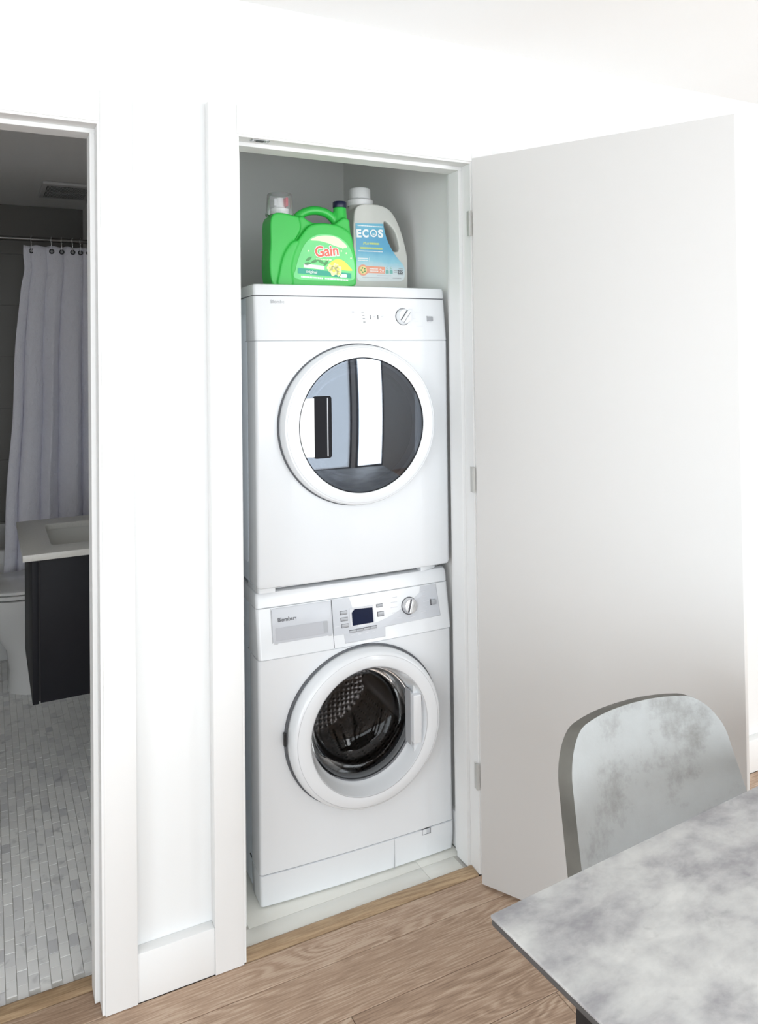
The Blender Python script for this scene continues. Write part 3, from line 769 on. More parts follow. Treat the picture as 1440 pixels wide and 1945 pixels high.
def knob(parent, u, z, v, r, tilt, grip, mat, base_mat):
    k_ = empty('x')
    bpy.data.objects.remove(k_)
    b = B(); lathe(b, [(r*1.06, 0.004), (r*1.06, -0.001), (r, -0.003), (r*0.95, -0.012), (r*0.90, -0.014), (0.0005, -0.0145)], 48, 'y', (0, 0, 0))
    kb_ = obj('program_knob', b, mat, parent, 40); kb_.location = (u, v, z); kb_.rotation_euler = (tilt, grip, 0)
    b = B(); box(b, -r*0.20, r*0.20, -0.020, -0.012, -r*0.92, r*0.92); obj('knob_grip', b, mat, kb_, None, 0.0015)
    for sx in (-1, 1):
        b = B(); box(b, sx*r*0.26-0.0012, sx*r*0.26+0.0012, -0.0152, -0.012, -r*0.86, r*0.86); obj('grip_groove', b, 'print_dark', kb_)
    b = B(); lathe(b, [(r*1.12, 0.003), (r*1.12, -0.0006), (r*1.05, -0.0008)], 48, 'y', (0, 0, 0)); obj('knob_ring', b, 'print_dark', kb_, 40)
    return kb_
knob(washer, 0.458, 0.7465, wv(0.458, 0.7465)-0.001, 0.0225, -0.171, R(20), 'chrome', 'chrome')
pw = decal_box('power_button', 0.532, 0.549, 0.7390, 0.7530, wv, 'button_grey', washer, 0.0060, 0.002, 0.0015, 0.002)
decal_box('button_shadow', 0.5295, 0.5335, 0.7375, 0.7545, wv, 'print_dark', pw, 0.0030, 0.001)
# door
wdoor = empty('door', (WCX, 0.0, WCZ)); wdoor.parent = washer
b = B(); lathe(b, [(0.218, 0.010), (0.229, 0.000), (0.231, -0.016), (0.226, -0.034), (0.219, -0.042), (0.211, -0.0445), (0.197, -0.0462), (0.1790, -0.0470), (0.1760, -0.0455), (0.1730, -0.036), (0.166, -0.012), (0.160, 0.006), (0.156, 0.010)], 128, 'y')
wring = obj('door_ring', b, 'appliance_white', wdoor, 40)
b = B(); lathe(b, [(0.2365, 0.008), (0.2365, -0.0012), (0.2310, -0.0016)], 96, 'y'); obj('door_shadow_gap', b, 'seam_dark', wdoor, 40)
b = B(); lathe(b, [(0.1782, -0.0474), (0.1764, -0.0474)], 96, 'y'); obj('ring_line', b, 'seam_soft', wring)
b = B(); lathe(b, [(0.2140, -0.0443), (0.2130, -0.0444)], 96, 'y'); obj('ring_line', b, 'seam_soft', wring)
flatten(wdoor, 0.180, 0.231, 0.045)
# glass bowl
b = B(); lathe(b, [(0.158, 0.004), (0.154, 0.010), (0.150, 0.030), (0.140, 0.075), (0.115, 0.095), (0.06, 0.103), (0.0005, 0.105)], 96, 'y'); obj('glass_bowl', b, 'washer_glass', wdoor, 80)
b = B(); lathe(b, [(0.160, 0.008), (0.154, 0.012), (0.147, 0.020), (0.150, 0.032)], 96, 'y'); obj('glass_rim', b, 'gasket', wdoor, 60)
# handle segment at the right of the ring
hp = [(0.142, -0.098)] + [(0.174*math.cos(R(t)), 0.174*math.sin(R(t))) for t in range(-32, 33, 4)] + [(0.142, 0.098)]
b = B(); prism(b, hp, -0.030, 0.006, 'y'); obj('handle_segment', b, 'appliance_white', wdoor, None, 0.002)
b = B(); prism(b, rrect(0.134, 0.160, -0.066, 0.072, 0.004), -0.046, 0.002, 'y'); obj('handle', b, 'appliance_white', wdoor, 35, 0.003)
b = B(); box(b, 0.1322, 0.1345, -0.030, 0.004, -0.075, 0.080); obj('handle_gap', b, 'seam_soft', wdoor)
b = B(); box(b, -0.2415, -0.2345, -0.014, -0.002, -0.006, 0.030); obj('hinge_cover', b, 'black_metal', wdoor, None, 0.002)
# gasket and drum
b = B(); lathe(b, [(0.201, 0.004), (0.199, 0.030), (0.185, 0.045), (0.172, 0.050), (0.168, 0.066), (0.176, 0.080), (0.190, 0.085), (0.229, 0.090)], 96, 'y', (WCX, 0, WCZ)); obj('door_gasket', b, 'gasket', washer, 60)
b = B(); lathe(b, [(0.231, 0.092), (0.231, 0.440), (0.215, 0.455), (0.12, 0.458), (0.115, 0.450), (0.0005, 0.448)], 96, 'y', (0, 0, 0)); drum = obj('drum', b, 'drum_steel', washer, 50); drum.location = (WCX, 0, WCZ)
for a in (100, 220, 340):
    b = B(); c_, s_ = math.cos(R(a)), math.sin(R(a))
    prof = [(-0.035, 0.0), (-0.014, 0.045), (0.0, 0.052), (0.014, 0.045), (0.035, 0.0)]
    vs0 = [b.verts.new((c_*(0.229-h)-s_*w_, 0.11, s_*(0.229-h)+c_*w_)) for w_, h in prof]; vs1 = [b.verts.new((c_*(0.229-h*0.8)-s_*w_, 0.43, s_*(0.229-h*0.8)+c_*w_)) for w_, h in prof]
    for i in range(4): b.faces.new((vs0[i], vs0[i+1], vs1[i+1], vs1[i]))
    b.faces.new(vs0); b.faces.new(vs1[::-1]); obj('drum_paddle', b, 'satin_metal', drum, 60)

# ---------------------------------------------------------------- tumble dryer
dryer = empty('tumble_dryer', (MO[0], MO[1], 0.0), MR)
tag(dryer, 'white tumble dryer with dark round glass door stacked on top of the washer', 'dryer')
DT = 1.685
def dv(u, z): return bow(u) + 0.015*(max(0.0, z-1.530)/0.122)
dbody = shell('cabinet', [(0.8535, 0.028, 0.004), (1.52, 0.028, 0.004), (1.654, 0.05, 0.004)], 'appliance_side_skylit', dryer)
dfront = shell('front_panel', [(0.8535, 0.010, 0.006), (0.8570, 0.004, 0.002), (0.866, 0.001, 0.0), (1.5255, 0.0, 0.0), (1.5265, 0.0015, 0)], 'appliance_white', dryer, back=0.09)
DCX, DCZ = 0.297, 1.289
cut(dfront, [cyl_cut(DCX, DCZ, 0.200, -0.1, 0.5)]); cut(dbody, [cyl_cut(DCX, DCZ, 0.225, -0.1, 0.48)])
dfas = shell('control_fascia', [(1.5285, 0.0015, 0), (1.5295, 0.0, 0), (1.6500, 0.0148, 0), (1.6510, 0.016, 0)], 'appliance_white', dryer, back=0.1)
dtop = shell('top_panel', [(1.6535, 0.016, 0), (1.6545, 0.0145, 0), (1.676, 0.0165, 0), (1.683, 0.019, 0.002), (DT, 0.024, 0.006)], 'appliance_white', dryer)
b = B(); loft(b, [[(x, y, z) for x, y in plan(0.018, 0.0015, back=0.5)] for z in (1.6508, 1.6537)]); obj('seam', b, 'seam_dark', dbody)
b = B(); loft(b, [[(x, y, z) for x, y in plan(0.0022, 0.0010, back=0.12)] for z in (1.5262, 1.5288)]); obj('seam', b, 'seam_soft', dbody)
# embossed side panel
b = B(); prism(b, rrect(0.105, 0.51, 0.905, 1.605, 0.02), 0.0022, 0.006, 'x'); obj('side_embossing', b, 'appliance_side_skylit', dbody, 35, 0.0015)
# stacking feet at both front corners and dark plinth recess between
for u0, u1 in ((0.0, 0.052), (0.500, 0.560)):
    pts = [p for p in plan(0.012, 0.004, back=0.12)]
    b = B()
    if u0 == 0.0:
        pl = [(x, y) for x, y in pts if x <= u1] + [(u1, bow(u1)+0.012), (u1, 0.12)]
    else:
        pl = [(u0, 0.12), (u0, bow(u0)+0.012)] + [(u0+(u1-u0)*k/6, bow(u0+(u1-u0)*k/6)+0.012+0.0006*k*k) for k in range(1, 7)] + [(u1, 0.12)]
    prism(b, pl, 0.8412, 0.8540, 'z'); obj('stacking_foot', b, 'appliance_white', dryer, 35)
for fx in (0.07, 0.53):
    b = B(); lathe(b, [(0.02, 0.8405), (0.02, 0.8535)], 20, 'z', (fx, 0.48, 0), True); obj('stacking_foot', b, 'rubber', dryer, 40)
b = B(); box(b, 0.02, MW-0.02, 0.05, 0.06, 0.8412, 0.8535); obj('plinth_strip', b, 'satin_metal', dryer)
text('maker_name', 'Blomberg', 0.0135, 'print_grey', dryer, (0.0465, dv(0.07, 1.636)-0.0008, 1.6315), (R(90)-0.122, 0, 0), 0.0003, 0.0001, 0.95)
for (u, z) in ((0.2885, 1.6095), (0.3185, 1.6095), (0.3205, 1.6000), (0.3215, 1.5905), (0.3225, 1.5805)):
    decal_box('indicator_lamp', u-0.0035, u+0.0035, z-0.0009, z+0.0009, dv, 'print_dark', dryer, 0.0006, 0.002)
    decal_box('legend_mark', u-0.022, u-0.008, z-0.0006, z+0.0006, dv, 'print_pale', dryer, 0.0004, 0.002)
for u in (0.351, 0.3755):
    bt = decal_box('button', u-0.0085, u+0.0085, 1.5905, 1.6005, dv, 'appliance_white', dryer, 0.0028, 0.002, 0.0008, 0.001)
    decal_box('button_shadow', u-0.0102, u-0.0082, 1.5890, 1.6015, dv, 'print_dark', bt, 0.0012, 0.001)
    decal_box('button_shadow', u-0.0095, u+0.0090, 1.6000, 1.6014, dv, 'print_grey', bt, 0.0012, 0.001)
    decal_box('button_mark', u-0.002, u+0.005, 1.5962, 1.5974, dv, 'print_grey', bt, 0.0031, 0.001)
for (u, z, w_) in ((0.404, 1.604, 0.014), (0.402, 1.593, 0.013), (0.400, 1.588, 0.016), (0.418, 1.618, 0.008), (0.440, 1.625, 0.012), (0.468, 1.620, 0.014), (0.488, 1.609, 0.022), (0.482, 1.592, 0.01), (0.486, 1.583, 0.014), (0.466, 1.572, 0.012), (0.492, 1.570, 0.022)):
    decal_box('legend_mark', u, u+w_, z-0.0006, z+0.0006, dv, 'print_pale', dryer, 0.0004, 0.002)
kn = knob(dryer, 0.449, 1.5970, dv(0.449, 1.597)-0.0005, 0.0225, -0.122, R(38), 'appliance_white', 'appliance_white')
pw = decal_box('power_button', 0.531, 0.548, 1.5850, 1.5985, dv, 'button_grey', dryer, 0.0055, 0.002, 0.0015, 0.002)
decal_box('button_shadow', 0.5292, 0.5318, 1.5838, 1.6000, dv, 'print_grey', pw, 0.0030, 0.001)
# door
ddoor = empty('door', (DCX, 0.0, DCZ)); ddoor.parent = dryer
b = B(); lathe(b, [(0.222, 0.010), (0.235, 0.000), (0.2355, -0.012), (0.233, -0.026), (0.228, -0.034), (0.221, -0.0362), (0.200, -0.0372), (0.1905, -0.0375), (0.1895, -0.0360), (0.1885, -0.029), (0.180, -0.026)], 128, 'y')
dring = obj('door_ring', b, 'appliance_white', ddoor, 40)
b = B(); lathe(b, [(0.2390, 0.008), (0.2390, -0.0012), (0.2345, -0.0016)], 96, 'y'); obj('door_shadow_gap', b, 'seam_dark', ddoor, 40)
b = B(); lathe(b, [(0.2232, -0.0360), (0.2224, -0.0361)], 96, 'y'); obj('ring_line', b, 'seam_soft', dring)
flatten(ddoor, 0.192, 0.2355, 0.035)
# slightly domed glass, with a notch for the grip on the left
def glass_poly(hole):
    b = B(); rings = []; seg = 128; rs = [0.0, 0.03, 0.06, 0.09, 0.12, 0.145, 0.165, 0.18, 0.189]
    for r in rs[1:]:
        rings.append([b.verts.new((r*math.cos(2*math.pi*k/seg), -0.036-0.006*(1-(r/0.189)**2), r*math.sin(2*math.pi*k/seg))) for k in range(seg)])
    ce = b.verts.new((0, -0.042, 0))
    for k in range(seg): b.faces.new((ce, rings[0][(k+1) % seg], rings[0][k]))
    for a, c in zip(rings, rings[1:]):
        for k in range(seg): b.faces.new((a[k], a[(k+1) % seg], c[(k+1) % seg], c[k]))
    if hole:
        dl = [f for f in b.faces if f.calc_center_median().x < -0.142 and abs(f.calc_center_median().z) < 0.083]
    else: dl = []
    bmesh.ops.delete(b, geom=dl, context='FACES')
    return b
obj('glass_pane', glass_poly(False), 'dryer_glass', ddoor, 80)
gp = [(-0.1475, -0.081), (-0.1475, 0.081)] + [(0.1885*math.cos(R(t)), 0.1885*math.sin(R(t))) for t in range(155, 206, 5)]
b = B(); prism(b, gp, -0.0430, -0.024, 'y'); obj('handle', b, 'pure_white', ddoor, 35, 0.0015)
rp = rrect(-0.150, -0.097, -0.085, 0.085, 0.008)
b = B(); prism(b, rp, -0.0418, -0.0300, 'y'); hr = obj('handle_recess', b, 'recess_black', ddoor, 35)
b = B(); prism(b, [(-0.1105, -0.080), (-0.1075, -0.080), (-0.1075, 0.080), (-0.1105, 0.080)], -0.0424, -0.041, 'y'); obj('recess_edge', b, 'button_grey', hr)
b = B(); lathe(b, [(0.1895, -0.0376), (0.1872, -0.0366), (0.1868, -0.032)], 128, 'y'); obj('glass_rim', b, 'recess_black', ddoor, 60)
# inner bowl and drum
b = B(); lathe(b, [(0.168, -0.010), (0.160, 0.02), (0.148, 0.06), (0.110, 0.085), (0.0005, 0.095)], 96, 'y'); obj('inner_bowl', b, 'washer_glass', ddoor, 80)
b = B(); lathe(b, [(0.195, -0.020), (0.172, -0.016), (0.168, -0.008), (0.199, 0.010)], 96, 'y'); obj('door_frame', b, 'button_grey', ddoor, 60)
b = B(); lathe(b, [(0.201, 0.012), (0.195, 0.05), (0.223, 0.08), (0.223, 0.44), (0.0005, 0.455)], 96, 'y'); dd = obj('drum', b, 'satin_metal', dryer, 50); dd.location = (DCX, 0, DCZ)

# ================================================================== BOTTLES ON THE DRYER
gain = empty('detergent_jug', (0, 0, 0), 0); 
_mm = Matrix.Translation(MO) @ Matrix.Rotation(MR, 4, 'Z')
def on_machine(o, u, v, z, rz=0.0):
    p = _mm @ Vector((u, v, z)); o.location = p; o.rotation_euler = (0, 0, MR+rz)
on_machine(gain, 0.078, 0.100, DT+0.0035)
tag(gain, 'bright green detergent jug with handle, red lettering and clear measuring cup', 'detergent')
b = B()
bodyp = catmull([(0.052, 0.004), (0.15, 0.0), (0.252, 0.004), (0.263, 0.03), (0.265, 0.08), (0.256, 0.125), (0.248, 0.160), (0.215, 0.182), (0.165, 0.188), (0.120, 0.180), (0.092, 0.150), (0.072, 0.118), (0.058, 0.075), (0.050, 0.03)], 5)
prism(b, bodyp, 0.006, 0.104, 'y')
back_ = catmull([(0.055, 0.01), (0.15, 0.004), (0.250, 0.01), (0.262, 0.05), (0.262, 0.10), (0.256, 0.145), (0.252, 0.185), (0.250, 0.205), (0.232, 0.212), (0.214, 0.200), (0.198, 0.191), (0.165, 0.193), (0.136, 0.191), (0.116, 0.198), (0.100, 0.209), (0.086, 0.200), (0.066, 0.16), (0.055, 0.10)], 5)
prism(b, back_, 0.022, 0.088, 'y')
# spout tower on the left
tw_ = catmull([(0.006, 0.002), (0.045, 0.002), (0.048, 0.09), (0.066, 0.125), (0.090, 0.165), (0.088, 0.196), (0.076, 0.206), (0.006, 0.206), (-0.001, 0.12), (-0.004, 0.05)], 5)
prism(b, tw_, 0.010, 0.098, 'y')
low = catmull([(0.02, 0.002), (0.06, 0.002), (0.058, 0.05), (0.066, 0.09), (0.082, 0.13), (0.06, 0.125), (0.035, 0.085), (0.022, 0.03)], 4)
prism(b, low, 0.004, 0.104, 'y')
lathe(b, [(0.034, 0.190), (0.034, 0.212)], 32, 'z', (0.041, 0.055, 0), True)
hd = catmull([(0.082, 0.190), (0.098, 0.213), (0.126, 0.229), (0.157, 0.234), (0.187, 0.228), (0.208, 0.214), (0.220, 0.196)], 5, False)
tube(b, [(a, 0.055, c) for a, c in hd], 0.0135, 14)
tube(b, [(0.232, 0.055, 0.15), (0.2315, 0.055, 0.2), (0.2315, 0.055, 0.248)], [0.032, 0.024, 0.0195], 20)
jug = blow('jug_body', b, 'gain_green', gain, 0.0024, 8)
b = B(); lathe(b, [(0.0205, 0.2465), (0.0215, 0.249), (0.0215, 0.2625), (0.0195, 0.2650)], 28, 'z', (0.2315, 0.055, 0), True); obj('vent_cap', b, 'navy_cap', gain, 40)
b = B(); lathe(b, [(0.0425, 0.2105), (0.0425, 0.2165), (0.0400, 0.2180), (0.0370, 0.272), (0.0350, 0.2745), (0.0005, 0.2750)], 40, 'z', (0.041, 0.055, 0)); obj('measuring_cup', b, 'clear_plastic', gain, 40)
b = B(); lathe(b, [(0.027, 0.212), (0.027, 0.230), (0.016, 0.234), (0.012, 0.262), (0.0005, 0.263)], 28, 'z', (0.041, 0.055, 0), False); spg = obj('spigot', b, 'pure_white', gain, 40)
b = B(); box(b, 0.052, 0.060, 0.030, 0.080, 0.236, 0.262); obj('spigot_lever', b, 'spigot_red', spg, None, 0.002)
b = B(); box(b, 0.018, 0.026, 0.035, 0.075, 0.236, 0.258); obj('spigot_tap', b, 'pure_white', spg, None, 0.002)
# printed label on the flat front
FV = 0.0052
lab = catmull([(0.072, 0.022), (0.16, 0.018), (0.248, 0.022), (0.258, 0.050), (0.252, 0.095), (0.236, 0.128), (0.205, 0.150), (0.165, 0.156), (0.128, 0.148), (0.100, 0.122), (0.082, 0.085), (0.072, 0.05)], 5)
b = B(); prism(b, lab, FV-0.0006, FV+0.004, 'y'); lb = obj('front_label', b, 'gain_label', gain)
lv = FV-0.0006
def lp(name, pts, mat, k=1): 
    b = B(); prism(b, pts, lv-0.0004*k, lv, 'y'); return obj(name, b, mat, lb)
lp('pale_swoosh', catmull([(0.118, 0.136), (0.140, 0.148), (0.175, 0.152), (0.205, 0.146), (0.234, 0.122), (0.212, 0.118), (0.170, 0.130), (0.145, 0.135)], 4), 'gain_pale')
lp('yellow_hill', catmull([(0.170, 0.060), (0.195, 0.082), (0.220, 0.080), (0.245, 0.058), (0.247, 0.050), (0.21, 0.052)], 4), 'gain_yellow')
lp('teal_band', [(0.078, 0.053), (0.246, 0.042), (0.246, 0.027), (0.078, 0.037)], 'gain_teal', 2)
lp('white_band', [(0.096, 0.066), (0.160, 0.061), (0.160, 0.050), (0.096, 0.055)], 'pure_white', 3)
for cx, cz, rr in ((0.190, 0.048, 0.016), (0.178, 0.056, 0.011), (0.204, 0.053, 0.012), (0.196, 0.062, 0.010), (0.206, 0.040, 0.009)):
    pts = []
    for k in range(30):
        t = 2*math.pi*k/30; q = rr*(0.72+0.28*abs(math.sin(2.5*t))); pts.append((cx+q*math.cos(t), cz+q*math.sin(t)))
    fl = lp('flower', pts, 'flower_cream', 4); 
    b = B(); lathe(b, [(rr*0.3, lv-0.0020), (rr*0.3, lv-0.0012)], 12, 'y', (cx, 0, cz), True); obj('flower_eye', b, 'gain_yellow', fl)
for cx, cz, an in ((0.112, 0.080, 35), (0.130, 0.074, 20), (0.150, 0.074, -30), (0.166, 0.070, 50), (0.108, 0.066, 10)):
    pts = [(cx+math.cos(R(an))*a-math.sin(R(an))*c, cz+math.sin(R(an))*a+math.cos(R(an))*c) for a, c in ((-0.012, 0), (-0.004, 0.004), (0.004, 0.004), (0.012, 0), (0.004, -0.004), (-0.004, -0.004))]
    lp('leaf', pts, 'leaf_green', 3)
for cx, cz in ((0.215, 0.108), (0.231, 0.102), (0.246, 0.088), (0.112, 0.104), (0.22, 0.118)):
    lp('droplet', circle(cx, cz, 0.0026, 10), 'gain_pale', 2)
text('brand_outline', 'Gain', 0.044, 'pure_white', lb, (0.132, lv-0.0010, 0.0865), (R(90), R(-7), 0), 0.0002, 0.0030, 0.92)
text('brand_name', 'Gain', 0.044, 'gain_red', lb, (0.132, lv-0.0018, 0.0865), (R(90), R(-7), 0), 0.0003, 0.0008, 0.92)
text('scent_name', 'original', 0.012, 'pure_white', lb, (0.102, lv-0.0014, 0.0400), (R(90), R(3.6), 0), 0.0002, 0.0001)
for a, c, w_ in ((0.088, 0.0255, 0.066), (0.162, 0.0225, 0.072), (0.135, 0.080, 0.046)):
    b = B(); 
    x = a
    while x < a+w_:
        q = random.uniform(0.002, 0.005); box(b, x, x+q, lv-0.0009, lv, c-(x-a)*0.05, c+0.0048-(x-a)*0.05 if c < 0.05 else c+0.003); x += q+0.0012
    obj('small_print', b, 'pure_white' if c < 0.05 else 'gain_pale', lb)
b = B(); prism(b, rrect(0.209, 0.232, 0.0295, 0.0385, 0.003), lv-0.0016, lv, 'y'); obj('print_plate', b, 'pure_white', lb)

ecos = empty('detergent_bottle', (0, 0, 0), 0)
on_machine(ecos, 0.372, 0.195, DT+0.002)
tag(ecos, 'translucent off-white laundry bottle with side handle and blue label', 'detergent')
b = B()
sx = -0.372
ob = [(0.372, 0.006), (0.40, 0.0), (0.55, 0.0), (0.577, 0.006), (0.580, 0.05), (0.580, 0.105), (0.571, 0.15), (0.557, 0.197), (0.537, 0.239), (0.513, 0.265), (0.478, 0.275), (0.42, 0.277), (0.388, 0.268), (0.374, 0.24), (0.371, 0.15)]
hole = catmull([(0.496, 0.224), (0.515, 0.214), (0.533, 0.194), (0.543, 0.167), (0.548, 0.134), (0.528, 0.130), (0.510, 0.158), (0.500, 0.188)], 5)
ezx = lambda a: a - 0.019*max(0.0, min(1.0, (a-0.43)/0.07))
prism(b, [(ezx(a)+sx, c) for a, c in catmull(ob, 4)], 0.0, 0.105, 'y')
lathe(b, [(0.038, 0.262), (0.038, 0.285)], 32, 'z', (0.418+sx, 0.055, 0), True)
eb = obj('bottle_blank', b, 'ecos_plastic')
md = eb.modifiers.new('r', 'REMESH'); md.mode = 'VOXEL'; md.voxel_size = 0.0026
bpy.context.view_layer.update(); baked(eb)
hb = B(); prism(hb, [(ezx(a)+sx, c) for a, c in hole], -0.05, 0.2, 'y'); bmesh.ops.recalc_face_normals(hb, faces=hb.faces[:])
# thin the handle side before cutting the grip opening
th1 = B(); prism(th1, [(a+sx, c) for a, c in ((0.500, 0.10), (0.70, 0.06), (0.70, 0.35), (0.47, 0.35), (0.485, 0.21))], -0.05, 0.030, 'y')
th2 = B(); prism(th2, [(a+sx, c) for a, c in ((0.500, 0.10), (0.70, 0.06), (0.70, 0.35), (0.47, 0.35), (0.485, 0.21))], 0.075, 0.2, 'y')
for q in (th1, th2): bmesh.ops.recalc_face_normals(q, faces=q.faces[:])
# keep the handle full depth near the base; thin only around the opening
cut(eb, [hb])
md = eb.modifiers.new('r', 'REMESH'); md.mode = 'VOXEL'; md.voxel_size = 0.0026
sm = eb.modifiers.new('s', 'SMOOTH'); sm.factor = 0.5; sm.iterations = 16
bpy.context.view_layer.update(); baked(eb)
th1.free(); th2.free()
eb.name = 'bottle_body'
if not eb.data.materials: eb.data.materials.append(MATS['ecos_plastic'])
eb.data.shade_smooth(); eb.parent = ecos
b = B(); lathe(b, [(0.040, 0.276), (0.0425, 0.280), (0.0425, 0.294), (0.036, 0.299)], 36, 'z', (0.418+sx, 0.055, 0)); obj('neck_collar', b, 'ecos_cap', ecos, 40)
b = B(); lathe(b, [(0.0345, 0.297), (0.0340, 0.329), (0.0315, 0.3325), (0.0005, 0.333)], 36, 'z', (0.418+sx, 0.055, 0)); obj('screw_cap', b, 'ecos_cap', ecos, 40)
# label coordinates on the front face (v = 0.195)
ev = -0.0006
def e2(a, c): return (a+sx, c)
elab = [e2(*p) for p in [(0.372+0.006, 0.212), (0.474, 0.216)] + catmull([(0.474, 0.216), (0.478, 0.195), (0.486, 0.168), (0.500, 0.140), (0.520, 0.112), (0.542, 0.088), (0.548, 0.075)], 4, False)[1:] + [(0.548, 0.050), (0.545, 0.041), (0.538, 0.036), (0.531, 0.034), (0.392, 0.030), (0.384, 0.034), (0.380, 0.042)]]
b = B(); prism(b, elab, ev-0.0006, ev+0.004, 'y'); el = obj('front_label', b, 'ecos_label', ecos)
bev = ev-0.0006
for ch_, a_, w_ in (('E', 0.3815, 0.0165), ('C', 0.4010, 0.0215), ('S', 0.4555, 0.0180)):
    t_ = text('brand_letter', ch_, 0.034, 'pure_white', el, (a_+sx, bev-0.0004, 0.1690 + (a_-0.38)*0.04), (R(90), R(-2.0), 0), 0.0003, 0.0016)
    t_.scale.x = w_/max(1e-4, t_.dimensions.x)
    t_.location.x -= min(v.co.x for v in t_.data.vertices)*t_.scale.x
# the O with a drop inside
b = B(); A_ = circle(0.4395+sx, 0.1835, 0.0123, 40); Bi = circle(0.4395+sx, 0.1835, 0.0083, 40)
va = [b.verts.new((x, bev-0.0007, z)) for x, z in A_]; vb = [b.verts.new((x, bev-0.0007, z)) for x, z in Bi]
for k in range(40): b.faces.new((va[k], va[(k+1) % 40], vb[(k+1) % 40], vb[k]))
obj('brand_letter', b, 'pure_white', el)
drop = [(0.4395+sx, 0.1940)] + [(0.4395+sx+0.0046*math.cos(R(t)), 0.1815+0.0046*math.sin(R(t))) for t in range(30, -211, -20)]
b = B(); prism(b, drop, bev-0.0010, bev, 'y'); obj('drop_mark', b, 'ecos_label', el)
def ep(name, pts, mat, k=1):
    b = B(); prism(b, [e2(*p) for p in pts], bev-0.0004*k, bev, 'y'); return obj(name, b, mat, el)
def line_print(a, c, w_, h, mat):
    b = B(); x = a
    while x < a+w_:
        q = random.uniform(0.0015, 0.004); box(b, x+sx, min(x+q, a+w_)+sx, bev-0.0008, bev, c, c+h); x += q+0.0008
    obj('small_print', b, mat, el)
line_print(0.385, 0.2040, 0.086, 0.0030, 'pure_white')
text('product_line', 'Plus', 0.013, 'ecos_lime', el, (0.402+sx, bev-0.0005, 0.146), (R(90), R(-2.5), 0), 0.0002, 0.0002, 1.0, 'LEFT', 0.3)
line_print(0.425, 0.1475, 0.034, 0.006, 'ecos_lime'); line_print(0.392, 0.132, 0.078, 0.0065, 'ecos_lime')
line_print(0.386, 0.1245, 0.085, 0.0026, 'pure_white'); line_print(0.384, 0.1010, 0.036, 0.0034, 'pure_white'); line_print(0.384, 0.0945, 0.036, 0.0034, 'pure_white')
b = B(); box(b, 0.4235+sx, 0.4243+sx, bev-0.0006, bev, 0.0925, 0.106); obj('divider', b, 'pure_white', el)
ep('orange_band', [(0.40, 0.080), (0.478, 0.078), (0.478, 0.057), (0.40, 0.057)], 'ecos_orange', 1)
ep('orange_seal', circle(0.402, 0.0655, 0.0175, 32), 'ecos_orange', 2); ep('seal_core', circle(0.402, 0.0655, 0.0125, 28), 'ecos_yellow', 3)
for k in range(5): 
    an = 40+72*k; ep('seal_leaf', circle(0.402+0.007*math.cos(R(an)), 0.0655+0.007*math.sin(R(an)), 0.0026, 10), 'leaf_green', 4)
line_print(0.424, 0.069, 0.030, 0.003, 'pure_white'); line_print(0.424, 0.062, 0.030, 0.003, 'pure_white')
text('badge_number', '2x', 0.016, 'pure_white', el, (0.4585+sx, bev-0.0011, 0.0605), (R(90), 0, 0), 0.0002, 0.0003)
for a in (0.4805, 0.4945):
    ep('bottle_icon', [(a, 0.057), (a+0.0105, 0.057), (a+0.0105, 0.066), (a+0.0085, 0.070), (a+0.002, 0.070), (a, 0.066)], 'ecos_teal', 2)
    ep('drop_icon', circle(a+0.0052, 0.0755, 0.0032, 12), 'ecos_teal', 2); ep('drop_icon_core', circle(a+0.0052, 0.0755, 0.0018, 10), 'pure_white', 3)
text('size_number', '225', 0.0160, 'print_dark', el, (0.5225+sx, bev-0.0006, 0.0588), (R(90), 0, 0), 0.0002, 0.0006, 0.80)
line_print(0.509, 0.0665, 0.012, 0.0022, 'print_grey'); line_print(0.509, 0.0610, 0.012, 0.0022, 'print_grey'); line_print(0.527, 0.0730, 0.014, 0.002, 'print_grey'); line_print(0.525, 0.0545, 0.018, 0.002, 'print_grey')
line_print(0.400, 0.0425, 0.09, 0.002, 'print_pale'); line_print(0.450, 0.0495, 0.05, 0.002, 'print_pale'); line_print(0.505, 0.0425, 0.03, 0.0024, 'print_grey')

# ================================================================== BATHROOM THINGS
van = empty('bathroom_vanity', (-0.24, 1.19, 0.36)); van.location = (0, 0, 0)
tag(van, 'dark floating vanity cabinet with pale stone counter and sunken basin', 'vanity')
vx0, vx1, vy0, vy1 = -0.427, -0.031, 0.912, 1.468
cab = boxobj('cabinet_body', (vx0+0.024, vx1, vy0, vy1, 0.363, 0.829), 'vanity_dark', van, 0.001)
boxobj('drawer_front', (vx0, vx0+0.019, vy0-0.001, vy1+0.001, 0.361, 0.826), 'vanity_dark', van, 0.001)
boxobj('drawer_gap', (vx0+0.019, vx0+0.024, vy0+0.004, vy1-0.004, 0.368, 0.826), 'vanity_black', van)
pm('quartz', (0.60, 0.595, 0.56), 0.4, var=0.10, vscale=160)
ct = boxobj('counter_top', (-0.455, vx1, 0.895, 1.484, 0.830, 0.851), 'quartz', van, 0.001)
q = B(); prism(q, rrect(-0.362, -0.10, 1.005, 1.374, 0.02, 4), 0.80, 0.90, 'z'); bmesh.ops.recalc_face_normals(q, faces=q.faces[:]); cut(ct, [q])
b = B()
def bas(ins, z): return [(x, y, z) for x, y in rrect(-0.368+ins, -0.094-ins, 0.999+ins, 1.380-ins, 0.024, 4)]
loft(b, [bas(-0.006, 0.8295), bas(0.0, 0.8295), bas(0.010, 0.775), bas(0.030, 0.735), bas(0.08, 0.728)], False); b.faces.new([b.verts.new(p) for p in bas(0.08, 0.728)])
obj('basin', b, 'basin_ceramic', van, 40)
